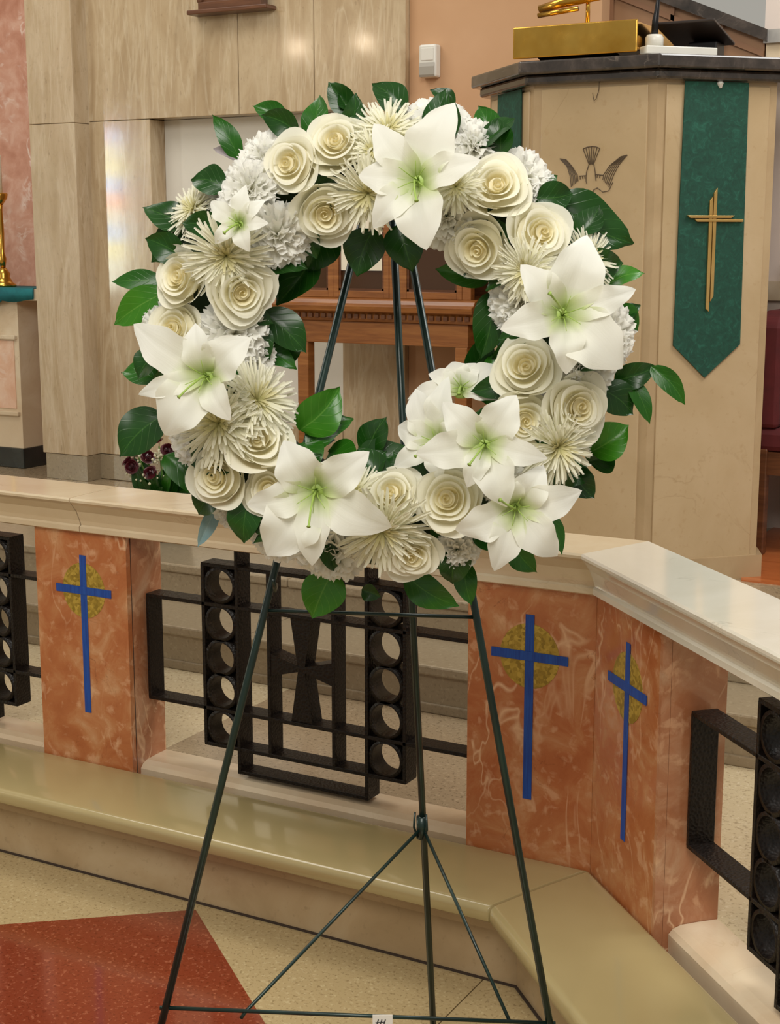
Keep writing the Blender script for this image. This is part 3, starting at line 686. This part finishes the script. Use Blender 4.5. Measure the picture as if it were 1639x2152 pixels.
ob('print', join(*[tube([(-.010 + k * .006, -.0064, -.012), (-.007 + k * .006, -.0064, -.002)], .0009, 5) for k in range(3)] + [tube([(-.012, -.0064, -.008), (.004, -.0064, -.007)], .0008, 5)]), 'ink', tg)
for s in (-1, 1):
    p = L1 if s < 0 else R1
    top = p + (AP - p) * .06
    E3('hook', [top, top + Vector((.486 * .03, -.874 * .03, -.004)), top + Vector((.486 * .06, -.874 * .06, .02))], .003)

# ------------------------------------------------------------------ wreath
ROSES = [
    (-0.056, 0.298, 0.115, 0.0499, -0.13, 0.38),
    (-0.127, 0.265, 0.117, 0.0454, -0.34, 0.08),
    (-0.072, 0.19, 0.107, 0.0499, 0.2, -0.53),
    (0.184, 0.233, 0.121, 0.0499, 0.06, 0.38),
    (0.156, 0.139, 0.1, 0.0529, -0.44, -0.4),
    (0.251, 0.162, 0.122, 0.0484, 0.4, 0.16),
    (-0.301, 0.098, 0.103, 0.0484, -0.5, 0.17),
    (-0.197, 0.072, 0.116, 0.0506, 0.45, -0.23),
    (-0.31, 0.019, 0.098, 0.0438, -0.28, 0.11),
    (-0.171, -0.148, 0.12, 0.0499, 0.22, 0.49),
    (-0.243, -0.209, 0.102, 0.0514, -0.33, -0.05),
    (-0.16, -0.227, 0.104, 0.0438, -0.2, 0.0),
    (0.23, -0.034, 0.114, 0.0514, -0.15, 0.34),
    (0.311, -0.096, 0.112, 0.0514, 0.5, -0.03),
    (0.23, -0.116, 0.113, 0.0469, 0.3, -0.15),
    (0.033, -0.227, 0.117, 0.0454, -0.04, 0.46),
    (0.119, -0.234, 0.125, 0.0544, -0.14, 0.18),
    (0.064, -0.325, 0.103, 0.0438, 0.16, -0.39),
]
MUMS = [
    (-0.008, 0.215, 0.139, 0.0605, -0.09, -0.45),
    (-0.218, 0.121, 0.15, 0.0665, 0.14, -0.43),
    (-0.298, 0.211, 0.053, 0.0499, -0.69, 0.63),
    (-0.235, -0.126, 0.148, 0.0695, -0.14, -0.07),
    (-0.168, -0.083, 0.125, 0.068, 0.75, 0.52),
    (0.225, 0.103, 0.146, 0.0529, -0.5, -0.27),
    (0.328, 0.129, 0.094, 0.0499, 0.78, 0.35),
    (0.289, -0.157, 0.134, 0.062, 0.55, -0.23),
    (0.019, -0.292, 0.145, 0.0741, 0.01, -0.53),
    (0.019, 0.321, 0.119, 0.0559, 0.01, 0.64),
    (0.125, 0.227, 0.15, 0.0423, 0.05, -0.09),
    (-0.023, -0.223, 0.121, 0.0469, 0.13, 0.5),
    (-0.0, 0.284, 0.137, 0.0408, -0.0, 0.23),
]
CARNS = [
    (-0.144, 0.154, 0.109, 0.0454, 0.35, -0.47),
    (-0.179, 0.287, 0.076, 0.0393, -0.37, 0.58),
    (-0.199, 0.233, 0.106, 0.0438, -0.4, 0.32),
    (0.092, 0.333, 0.075, 0.0484, 0.2, 0.76),
    (0.154, 0.303, 0.082, 0.0408, 0.45, 0.6),
    (0.231, 0.257, 0.07, 0.0408, 0.65, 0.58),
    (0.103, 0.18, 0.097, 0.0469, -0.29, -0.64),
    (0.212, 0.058, 0.092, 0.0423, -0.61, -0.19),
    (0.324, -0.032, 0.097, 0.0454, 0.46, -0.13),
    (0.366, 0.012, 0.049, 0.0438, 0.88, -0.08),
    (-0.21, 0.013, 0.099, 0.0469, 0.47, 0.08),
    (-0.357, 0.021, 0.046, 0.0378, -0.84, 0.23),
    (-0.19, -0.022, 0.07, 0.0348, 0.68, 0.05),
    (-0.161, -0.296, 0.08, 0.0484, -0.35, -0.48),
    (-0.07, -0.331, 0.08, 0.0499, -0.07, -0.63),
    (-0.238, -0.271, 0.045, 0.0317, -0.6, -0.54),
    (0.134, -0.324, 0.082, 0.0317, 0.35, -0.57),
    (-0.295, -0.149, 0.073, 0.0423, -0.56, -0.13),
    (-0.238, 0.233, 0.071, 0.0302, -0.42, 0.41),
    (0.204, -0.207, 0.099, 0.0363, 0.15, -0.15),
    (0.265, -0.113, 0.089, 0.0333, 0.25, -0.02),
]
LILIES = [
    (0.07, 0.231, 0.199, (-0.15, 0), [(175, 0.087, 0.8), (129, 0.106, 0.95), (63, 0.121, 1.1), (15, 0.098, 0.9), (-81, 0.101, 1.15), (-135, 0.094, 0.9)]),
    (0.286, 0.041, 0.199, (0.15, 0), [(73, 0.119, 1.2), (19, 0.113, 0.8), (-41, 0.117, 1.25), (194, 0.094, 1), (133, 0.094, 0.8), (-85, 0.087, 0.9)]),
    (-0.24, -0.053, 0.199, (-0.1, 0), [(146, 0.136, 1), (40, 0.089, 1.2), (232, 0.113, 1.25), (195, 0.11, 0.65), (-58, 0.076, 0.7), (100, 0.079, 0.9)]),
    (-0.074, -0.222, 0.199, (0, -0.1), [(122, 0.089, 1), (37, 0.1, 1.05), (-27, 0.125, 1), (-93, 0.113, 0.9), (233, 0.125, 1.25), (192, 0.107, 0.9)]),
    (0.175, -0.148, 0.199, (0, 0), [(189, 0.102, 1), (58, 0.085, 1.3), (136, 0.087, 0.9), (-12, 0.094, 0.9), (-70, 0.098, 1.05), (249, 0.068, 0.8)]),
    (0.222, -0.242, 0.18, (0.05, -0.15), [(204, 0.098, 1), (58, 0.074, 1.2), (13, 0.1, 1), (-51, 0.1, 1.25), (253, 0.103, 0.9), (110, 0.06, 0.9)]),
    (0.097, -0.15, 0.112, (-0.3, 0.1), [(160, 0.072, 0.9), (209, 0.079, 0.9), (117, 0.091, 1.1), (83, 0.102, 1.1), (20, 0.064, 0.9), (-80, 0.06, 0.9)]),
    (-0.193, 0.171, 0.178, (-0.2, 0), [(145, 0.059, 0.9), (213, 0.05, 0.9), (78, 0.057, 0.9), (0, 0.047, 0.9), (-68, 0.044, 0.9), (40, 0.053, 0.9)]),
    (0.132, -0.066, 0.065, (0, 0.4), [(190, 0.085, 0.8), (154, 0.057, 1), (108, 0.047, 1.1), (62, 0.045, 1.1), (36, 0.068, 0.9), (-20, 0.059, 1)]),
]
LEAVES = [
    (-0.226, 0.286, 0.004, -0.271, 0.358, 0.005, 0.035, 0),
    (-0.152, 0.339, 0.0, -0.206, 0.371, 0.005, 0.038, 0),
    (-0.111, 0.317, 0.029, -0.099, 0.387, 0.005, 0.047, 0),
    (-0.046, 0.358, 0.003, -0.086, 0.407, -0.001, 0.044, 0),
    (-0.052, 0.364, 0.0, -0.069, 0.389, 0.005, 0.026, 0),
    (0.112, 0.368, -0.006, 0.074, 0.394, -0.001, 0.03, 0),
    (0.173, 0.31, 0.009, 0.149, 0.369, -0.001, 0.044, 0),
    (0.222, 0.198, 0.077, 0.274, 0.257, 0.035, 0.056, 0),
    (0.27, 0.22, 0.039, 0.392, 0.155, 0.023, 0.091, 0),
    (-0.295, 0.179, 0.035, -0.38, 0.213, 0.023, 0.056, 0),
    (-0.304, 0.187, 0.016, -0.369, 0.126, 0.011, 0.059, 0),
    (-0.346, 0.095, 0.018, -0.433, 0.095, 0.017, 0.036, 0),
    (-0.34, 0.08, 0.023, -0.432, 0.026, 0.011, 0.057, 0),
    (-0.359, -0.062, 0.004, -0.422, -0.049, 0.005, 0.05, 0),
    (-0.35, -0.116, 0.006, -0.424, -0.186, 0.011, 0.079, 0),
    (-0.349, -0.181, 0.012, -0.286, -0.254, 0.017, 0.053, 0),
    (-0.262, -0.261, 0.018, -0.292, -0.329, 0.023, 0.027, 1),
    (-0.217, -0.249, 0.048, -0.222, -0.299, 0.023, 0.042, 0),
    (-0.073, -0.364, 0.012, -0.106, -0.442, 0.017, 0.073, 0),
    (0.042, -0.366, 0.006, 0.131, -0.417, 0.011, 0.053, 0),
    (0.138, -0.343, 0.018, 0.151, -0.413, 0.023, 0.039, 0),
    (0.213, -0.311, 0.018, 0.254, -0.358, 0.023, 0.044, 0),
    (0.261, -0.257, 0.013, 0.293, -0.331, 0.017, 0.026, 0),
    (0.308, -0.193, 0.011, 0.342, -0.24, 0.011, 0.047, 0),
    (0.333, -0.167, 0.012, 0.392, -0.123, 0.017, 0.065, 0),
    (0.33, -0.183, 0.0, 0.37, -0.152, 0.005, 0.06, 0),
    (0.342, -0.066, 0.023, 0.4, -0.108, 0.005, 0.057, 0),
    (0.368, -0.055, 0.0, 0.435, -0.031, 0.005, 0.042, 0),
    (0.424, -0.032, 0.006, 0.478, -0.092, 0.011, 0.033, 0),
    (0.391, -0.051, 0.006, 0.425, -0.122, 0.011, 0.03, 0),
    (0.345, 0.084, 0.027, 0.41, 0.112, 0.017, 0.042, 0),
    (0.365, 0.059, 0.0, 0.403, 0.021, 0.005, 0.042, 0),
    (0.177, 0.081, 0.039, 0.16, -0.024, 0.035, 0.057, 0),
    (0.173, 0.098, 0.026, 0.086, 0.116, 0.017, 0.039, 0),
    (0.029, 0.186, 0.02, 0.052, 0.111, 0.023, 0.065, 0),
    (-0.01, 0.178, 0.024, -0.035, 0.103, 0.029, 0.067, 0),
    (-0.075, 0.172, 0.014, -0.116, 0.111, 0.017, 0.07, 0),
    (-0.104, 0.143, 0.0, -0.168, 0.06, 0.005, 0.07, 0),
    (-0.185, 0.048, 0.029, -0.115, -0.016, 0.023, 0.063, 0),
    (-0.188, -0.017, 0.018, -0.132, -0.041, 0.017, 0.041, 0),
    (-0.125, -0.138, 0.035, -0.06, -0.068, 0.035, 0.07, 0),
    (-0.112, -0.168, 0.035, -0.041, -0.118, 0.017, 0.056, 0),
    (-0.015, -0.185, 0.018, 0.013, -0.115, 0.023, 0.06, 0),
    (-0.041, -0.198, 0.026, 0.056, -0.167, 0.011, 0.063, 0),
    (0.17, -0.094, 0.026, 0.178, -0.012, 0.023, 0.045, 0),
    (-0.241, 0.197, 0.057, -0.265, 0.266, 0.023, 0.039, 0),
    (-0.214, 0.285, -0.002, -0.273, 0.308, -0.013, 0.03, 1),
    (0.272, 0.079, 0.104, 0.283, 0.117, 0.114, 0.027, 0),
    (0.267, -0.212, 0.022, 0.342, -0.205, -0.001, 0.053, 0),
    (-0.116, -0.157, 0.034, -0.095, -0.2, 0.072, 0.053, 0),
    (-0.081, -0.173, 0.012, -0.023, -0.208, 0.049, 0.068, 0),
    (0.088, -0.282, 0.071, 0.131, -0.303, 0.071, 0.033, 0),
    (0.106, -0.318, 0.048, 0.086, -0.354, 0.032, 0.038, 0),
    (-0.119, -0.143, 0.018, -0.068, -0.153, 0.023, 0.03, 1),
    (0.232, -0.092, 0.07, 0.287, -0.127, 0.082, 0.053, 0),
    (0.14, -0.042, 0.0, 0.17, 0.018, 0.005, 0.045, 0),
    (-0.138, -0.03, 0.0, -0.168, 0.015, 0.005, 0.045, 0),
    (-0.27, -0.281, 0.0, -0.222, -0.249, 0.043, 0.03, 0),
    (-0.028, -0.396, 0.0, 0.004, -0.406, 0.005, 0.03, 0),
    (0.303, 0.186, 0.014, 0.362, 0.187, 0.005, 0.053, 0),
    (0.358, 0.026, 0.005, 0.406, 0.063, -0.001, 0.042, 0),
]
wr = thing('floral_wreath', (-.0556, -.839, 1.4136), 0, 'round white floral wreath of roses, lilies and chrysanthemums with green leaves', 'wreath')
wr.rotation_euler = (math.radians(-5), 0, math.radians(23.07))
def WL(u, v, h): return Vector((u, -h, v))
# foam ring
n1, n2 = 64, 14; V = []; F = []
for i in range(n1):
    a = 2 * PI * i / n1
    for j in range(n2):
        b = 2 * PI * j / n2; r = .278 + .074 * math.cos(b)
        V.append((r * math.cos(a), -.018 - .045 * math.sin(b), r * math.sin(a)))
for i in range(n1):
    for j in range(n2):
        F.append((i * n2 + j, i * n2 + (j + 1) % n2, ((i + 1) % n1) * n2 + (j + 1) % n2, ((i + 1) % n1) * n2 + j))
ob('foam_ring', (V, F), 'foam_green', wr, True)

def grid(fn, nu, nv):
    V, F, U = [], [], []
    for j in range(nv + 1):
        for i in range(nu + 1):
            a, t = -1 + 2 * i / nu, j / nv
            V.append(fn(a, t)); U.append(((a + 1) / 2, t))
    for j in range(nv):
        for i in range(nu):
            k = j * (nu + 1) + i; F.append((k, k + 1, k + nu + 2, k + nu + 1))
    return V, F, U
def gmesh(name, fn, nu, nv, m):
    V, F, U = grid(fn, nu, nv); me = mesh(name, V, F, U, True, False); me.materials.append(M[m]); return me
def gjoin(name, lst, m):
    V, F, U = [], [], []
    for v, f, u in lst:
        o = len(V); V += v; U += u; F += [tuple(i + o for i in q) for q in f]
    me = mesh(name, V, F, U, True, False); me.materials.append(M[m]); return me
# ---- rose kinds: unit radius, looking along +z, base at z=0
def sstep(x): x = max(0, min(1, x)); return x * x * (3 - 2 * x)
def rose_petal(th0, R, H, w, curl, drop, rnd, tip=.0, deep=.34):
    ph = rnd.uniform(0, 6); sk = rnd.uniform(-.05, .09)
    def fn(a, t):
        ax = abs(a)
        tt = t * (1 - drop * ax ** 3)
        if deep >= 1: bell = .22 + .78 * math.sin(min(1, tt * 1.2) * PI / 2) ** .7
        else: bell = .70 + .30 * math.sin(min(1, tt * 1.1) * PI / 2)
        rad = R * bell + R * sk * a
        z = H - (H if deep >= 1 else deep) * (1 - tt) ** (1.15 if deep < 1 else 1)
        c = sstep((tt - .62) / .38)
        rad += curl * c * (.6 + .4 * math.cos(a * PI * .8)) * .30
        z -= curl * c * c * .17
        rad += tip * c * max(0, 1 - (a / .4) ** 2)
        rad += .016 * math.sin(4 * a + ph) * tt
        z += .020 * math.sin(3.3 * a + ph * 2) * tt
        ang = th0 + a * w * (.7 + .3 * sstep(tt * 2))
        return (rad * math.cos(ang), rad * math.sin(ang), z)
    return fn
def rose_kind(seed, openness):
    r = random.Random(seed); heart = []; pet = []
    ox, oy = r.uniform(-.05, .05), r.uniform(-.05, .05)
    def spiral(a, t):                       # rolled bud in the middle
        s = (a + 1) / 2; ang = s * 2 * PI * 1.9 + seed
        rad = .02 + .17 * s + .012 * math.sin(s * 17)
        return (ox + rad * (.86 + .2 * t) * math.cos(ang), oy + rad * (.86 + .2 * t) * math.sin(ang), .62 + .20 * t + .05 * s * (1 - s) + .012 * math.sin(s * 25))
    heart.append(grid(spiral, 52, 4))
    heart.append(grid(lambda a, t: (ox + .22 * t * math.cos(a * PI), oy + .22 * t * math.sin(a * PI), .66 + .02 * t), 16, 2))
    heart.append(grid(lambda a, t: (.60 * t * math.cos(a * PI), .60 * t * math.sin(a * PI), .50 - .04 * t), 18, 2))
    for k in range(3): heart.append(grid(rose_petal(seed + k * 2.1, .27, .86, 1.25, .10, .12, r), 12, 6))
    for R, H, n, cu, w, dp in ((.38, .875, 3, .22, 1.28, .30), (.51, .85, 3, .36, 1.22, .34), (.64, .79, 3, .55, 1.22, 1), (.76, .70, 3, .8, 1.15, 1)):
        o_ = r.uniform(0, 6)
        for k in range(n):
            pet.append(gmesh('petal', rose_petal(o_ + k * 2 * PI / n + r.uniform(-.25, .25), R, H + r.uniform(-.05, .03), w, cu * openness * r.uniform(.7, 1.25), .13, r, .05 if R > .6 else 0.02, dp), 14, 9, 'rose_petal'))
    return gjoin('rose', heart, 'rose_heart'), pet
ROSE_KINDS = [rose_kind(1, .8), rose_kind(2, 1.0), rose_kind(4, .65), rose_kind(7, .9)]
def place(o, u, v, h, axis, scale, spin, sink=0.0):
    z = Vector(axis).normalized(); x = Vector((0, 0, 1)).cross(z)
    x = x.normalized() if x.length > 1e-4 else Vector((1, 0, 0)); y = z.cross(x)
    m = Matrix((x, y, z)).transposed().to_4x4() @ Matrix.Rotation(spin, 4, 'Z') @ Matrix.Scale(scale, 4)
    m.translation = WL(u, v, h) - z * (sink * scale); o.matrix_local = m; return m
def axis_of(tx, ty): return (tx, -1.0, ty)
for i, (u, v, h, r, tx, ty) in enumerate(ROSES):
    hm, pm = ROSE_KINDS[i % 4]
    ro = ob('rose', hm, None, wr); place(ro, u, v, h + r * .15, axis_of(tx, ty), r * 1.14, i * 2.399, .68)
    for q in pm: ob('petal', q, None, ro)
# ---- chrysanthemums: unit radius spider blooms
def floret(ang, L, elev, wdt, curl, z0, rnd, r0=.04):
    bend = rnd.uniform(-.12, .12)
    def fn(a, t):
        rad = r0 + L * t; e = elev
        x = rad * math.cos(e * (1 - .35 * t)); z = z0 + rad * math.sin(e) * (1 - .25 * t) + curl * t ** 3
        wd2 = wdt * (.55 + .45 * math.sin(min(1, t * 1.15) * PI * .62)) * (1 if t < .9 else .6)
        s = a * wd2; z += (a * a) * wdt * .8
        an = ang + bend * t * t
        return (x * math.cos(an) - s * math.sin(an), x * math.sin(an) + s * math.cos(an), z)
    return grid(fn, 2, 6)
def mum_kind(seed):
    r = random.Random(seed); out = []; inn = []
    for n_, l0, l1, e0, e1, z0 in ((40, .86, 1.0, .0, .18, .0), (38, .74, .94, .2, .4, .02), (34, .58, .8, .42, .62, .03), (28, .44, .62, .66, .9, .04)):
        for k in range(n_): out.append(floret(k * 2 * PI / n_ + r.uniform(-.08, .08), r.uniform(l0, l1), r.uniform(e0, e1), .034, r.uniform(-.14, .10), z0, r))
    for k in range(26): inn.append(floret(r.uniform(0, 6.28), r.uniform(.25, .46), r.uniform(.85, 1.25), .030, r.uniform(0, .08), .03, r, .02))
    for k in range(18): inn.append(floret(r.uniform(0, 6.28), r.uniform(.2, .34), r.uniform(1.1, 1.45), .026, 0, .04, r, .01))
    return gjoin('chrysanthemum', out, 'mum_petal'), gjoin('center_florets', inn, 'mum_heart')
MK = [mum_kind(11), mum_kind(12), mum_kind(13)]
for i, (u, v, h, r, tx, ty) in enumerate(MUMS):
    a, b = MK[i % 3]
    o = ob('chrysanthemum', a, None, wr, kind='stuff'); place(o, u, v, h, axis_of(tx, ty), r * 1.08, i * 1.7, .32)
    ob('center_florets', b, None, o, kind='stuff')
# ---- carnations: ruffled domes
def carn_kind(seed):
    r = random.Random(seed); out = []
    for lay, (cnt, el, L) in enumerate(((10, .1, 1.0), (10, .4, 1.0), (9, .7, .98), (8, 1.0, .94), (5, 1.3, .9), (3, 1.5, .86))):
        for k in range(cnt):
            ang = k * 2 * PI / cnt + r.uniform(-.25, .25) + lay * .4; e = el + r.uniform(-.1, .1); ph = r.uniform(0, 6); W = r.uniform(.36, .5); LL = L * r.uniform(.9, 1.05)
            rollv = r.uniform(-.5, .5)
            def fn(a, t, ang=ang, e=e, ph=ph, W=W, LL=LL, rollv=rollv):
                rad = LL * (t * (1 - .10 * a * a) + (.05 * math.sin(a * 17 + ph) if t > .99 else 0))
                wv = W * (.15 + .85 * t) * a
                off_ = .11 * t * t * math.sin(a * 7 + ph) + .06 * t ** 3 * math.sin(a * 13 + ph * 2)
                ee = e - .5 * t * t * (1.1 - e * .5)
                x = rad * math.cos(e) + rad * .12 * t; z = rad * math.sin(e) * .62 + off_ * math.cos(e) + .05
                x -= off_ * math.sin(e) * .8; wv2 = wv * math.cos(rollv); z += wv * math.sin(rollv) * .6
                return (x * math.cos(ang) - wv2 * math.sin(ang), x * math.sin(ang) + wv2 * math.cos(ang), z)
            out.append(grid(fn, 12, 4))
    return gjoin('carnation', out, 'carnation_petal')
CK = [carn_kind(21), carn_kind(22), carn_kind(23)]
calyx = mesh('calyx', *lathe([(.03, -.5), (.12, -.45), (.17, -.1), (.22, .04)], 10), None, True)
for i, (u, v, h, r, tx, ty) in enumerate(CARNS):
    o = ob('carnation', CK[i % 3], None, wr, kind='stuff'); place(o, u, v, h + r * .05, axis_of(tx, ty), r * 1.12, i * 1.3, .45)
    ob('calyx', calyx, 'stem_green', o)
# ---- lilies: every petal its own shape; looking along -y of the wreath
def lily(u, v, h, tilt, petals, seed):
    r = random.Random(seed)
    Lm = sum(p[1] for p in petals) / len(petals)
    fil = []
    for k in range(6):
        a = k * PI / 3 + r.uniform(-.2, .2) - .6
        fil.append(tube([(0, 0, -.26 * Lm), (.07 * Lm * math.cos(a), .07 * Lm * math.sin(a), .05 * Lm), (.24 * Lm * math.cos(a), .24 * Lm * math.sin(a), .24 * Lm)], [.0012, .0009, .0005], 5))
    g = join(lathe([(.004, -.34 * Lm), (.012, -.28 * Lm), (.016, -.20 * Lm), (.003, -.19 * Lm)], 10), *fil)
    o = ob('lily', g, 'lily_green', wr, True)
    inv = place(o, u, v, h, axis_of(*tilt), 1.0, 0).to_3x3().inverted()
    a0 = r.choice((-2.2, -1.2, 2.4, -1.6))
    ob('pistil', tube([(0, 0, -.25 * Lm), (.03 * Lm * math.cos(a0), .03 * Lm * math.sin(a0), .1 * Lm), (.20 * Lm * math.cos(a0), .20 * Lm * math.sin(a0), .34 * Lm), (.36 * Lm * math.cos(a0), .36 * Lm * math.sin(a0), .46 * Lm), (.375 * Lm * math.cos(a0), .375 * Lm * math.sin(a0), .475 * Lm)], [.0022, .0017, .0015, .0018, .0034], 7), 'lily_green', o, True)
    for k, (deg, L, wf) in enumerate(petals):
        # direction on the wreath plane, turned into the flower's own frame
        d = inv @ Vector((math.cos(math.radians(deg)), 0, math.sin(math.radians(deg)))); ang = math.atan2(d.y, d.x)
        wd3 = .29 * Lm * wf * (1.12 if k % 2 == 0 else .92); ph = r.uniform(0, 6); lay = .012 * Lm * (k % 2)
        rec = r.uniform(.16, .42); wav = r.uniform(.08, .2)
        def fn(a, t, ang=ang, L=L, wd3=wd3, ph=ph, lay=lay, rec=rec, wav=wav):
            rad = .03 * L + L * .97 * t ** 1.05
            z = -.26 * Lm + .36 * Lm * math.sin(min(1, t * 1.5) * PI / 2) ** .9 - rec * L * max(0, t - .5) ** 2 * 3.2 + lay
            wv = wd3 * (math.sin(PI * min(1, .06 + .94 * t) ** .85) ** .8) * (1 if t < .999 else .0)
            s = a * wv
            z += (abs(a) ** 1.6) * wv * (.42 - .42 * t) - .05 * wv * math.exp(-(a / .12) ** 2)
            z += wav * wv * abs(a) ** 2 * math.sin(t * 13 + ph + a * 2)
            s *= 1 + .05 * math.sin(t * 17 + ph)
            return (rad * math.cos(ang) - s * math.sin(ang), rad * math.sin(ang) + s * math.cos(ang), z)
        ob('petal', gmesh('petal', fn, 12, 18, 'lily_petal'), None, o)
for i, (u, v, h, tilt, pt) in enumerate(LILIES): lily(u, v, h, tilt, pt, 40 + i)
# ---- leaves
def leaf(parent, b, t_, w, m, bow, fold, roll, seed, name='leaf'):
    r = random.Random(seed); b = Vector(b); t_ = Vector(t_); d = t_ - b; L = d.length; d = d / L
    nrm = Vector((0, -1, .25)); nrm = (nrm - d * nrm.dot(d)).normalized()
    nrm = Matrix.Rotation(roll, 3, d) @ nrm; sd = d.cross(nrm); ph = r.uniform(0, 6); side = r.uniform(-.10, .10)
    def fn(a, t):
        wv = w * .5 * (math.sin(PI * min(1, t) ** .78) ** .72) * (1 - .25 * t ** 4)
        if t > .86: wv *= max(0.02, 1 - ((t - .86) / .14) ** 1.2 * .75)
        z = bow * L * math.sin(PI * t) + fold * abs(a) * wv + .05 * w * math.sin(t * 8 + ph + a * 1.5) * abs(a) - .25 * bow * L * t ** 3
        p = b + d * (L * t) + sd * (a * wv + side * L * math.sin(PI * t)) + nrm * z
        return tuple(p)
    lf = ob(name, gmesh(name, fn, 8, 14, m), None, parent)
    return lf
for i, (ub, vb_, hb_, ut, vt, ht, w, k) in enumerate(LEAVES):
    r = random.Random(300 + i)
    m = 'leaf_silver' if k == 1 else r.choice(('leaf_dark', 'leaf_dark', 'leaf_mid', 'leaf_mid'))
    if i in (40,): m = 'leaf_bright'
    if i in (7, 12, 13, 18, 19, 30, 31, 24, 39): m = 'leaf_mid' if i % 2 else 'leaf_bright'
    if i == 46: m = 'leaf_grey'
    leaf(wr, WL(ub, vb_, hb_), WL(ut, vt, ht), w, m, r.uniform(.03, .12), r.uniform(.1, .45), r.uniform(-.45, .45), i)
# dark leaves tucked between the flowers
for i in range(70):
    r = random.Random(900 + i); a = i * 2 * PI / 70 + r.uniform(-.05, .05); R_ = .278 + r.uniform(-.07, .07)
    c = Vector((R_ * math.cos(a), -.03 - math.sqrt(max(0, .085 ** 2 - (R_ - .278) ** 2)) * .75, R_ * math.sin(a)))
    an = a + (r.uniform(-.9, .9) if R_ > .278 else PI + r.uniform(-.9, .9)); L = r.uniform(.055, .08)
    c2 = c + Vector((math.cos(an) * L, r.uniform(0, .02), math.sin(an) * L))
    leaf(wr, c, c2, r.uniform(.04, .055), 'leaf_dark', .08, .3, r.uniform(-.6, .6), 900 + i)

# ------------------------------------------------------------------ dark red bouquet on the platform behind the rail
BQ = Vector((-2.17, 1.34, .495))
bq = thing('flower_bouquet', BQ, 0, 'bouquet of dark red roses and white filler flowers behind the rail', 'bouquet')
ob('pot', lathe([(.06, 0), (.075, .01), (.095, .15), (.10, .16), (.085, .16), (.08, .12)], 20), 'black_stone', bq, True)
rr = random.Random(5)
heads = [(-.115, -.03, .315), (-.045, -.06, .30), (.02, -.03, .325), (.07, -.06, .27), (-.09, -.08, .265), (.12, -.04, .25), (-.14, -.02, .262), (.0, -.09, .245), (-.06, .03, .335)]
for i, (x, y, z) in enumerate(heads):
    o = ob('red_rose', ROSE_KINDS[i % 4][0].copy(), None, bq); o.data.materials.clear(); o.data.materials.append(M['berry_red'])
    o.location = (x, y, z); o.rotation_euler = (rr.uniform(.4, 1.2), 0, rr.uniform(-1, 1)); o.scale = (.044,) * 3
    for q in ROSE_KINDS[i % 4][1][:4]:
        c = q.copy(); c.materials.clear(); c.materials.append(M['berry_red']); ob('petal', c, None, o)
    ob('stem', tube([(x, y, z), (x * .4, y * .3, .14)], .003, 5), 'stem_green', bq)
blob = []
for k in range(220):
    a = rr.uniform(0, 6.28); e = rr.uniform(.2, 1.5); R_ = rr.uniform(.8, 1.05)
    c = (.16 * R_ * math.cos(a) * math.cos(e), .11 * R_ * math.sin(a) * math.cos(e) - .02, .20 + .13 * R_ * math.sin(e)); s = rr.uniform(.003, .006)
    blob.append(lathe([(.001, -s), (s, -s * .3), (s * .9, s * .4), (.001, s)], 6, c))
ob('filler_flowers', join(*blob), 'carnation_petal', bq, True, kind='stuff')
for i in range(26):
    a = i * 2.4; b = Vector((.03 * math.cos(a), .03 * math.sin(a) - .02, .15)); R_ = rr.uniform(.10, .18)
    t_ = Vector((R_ * math.cos(a), R_ * .7 * math.sin(a) - .02, rr.uniform(.20, .33)))
    leaf(bq, b, t_, .05, 'leaf_dark' if i % 3 else 'leaf_mid', .1, .3, rr.uniform(-.5, .5), 500 + i)
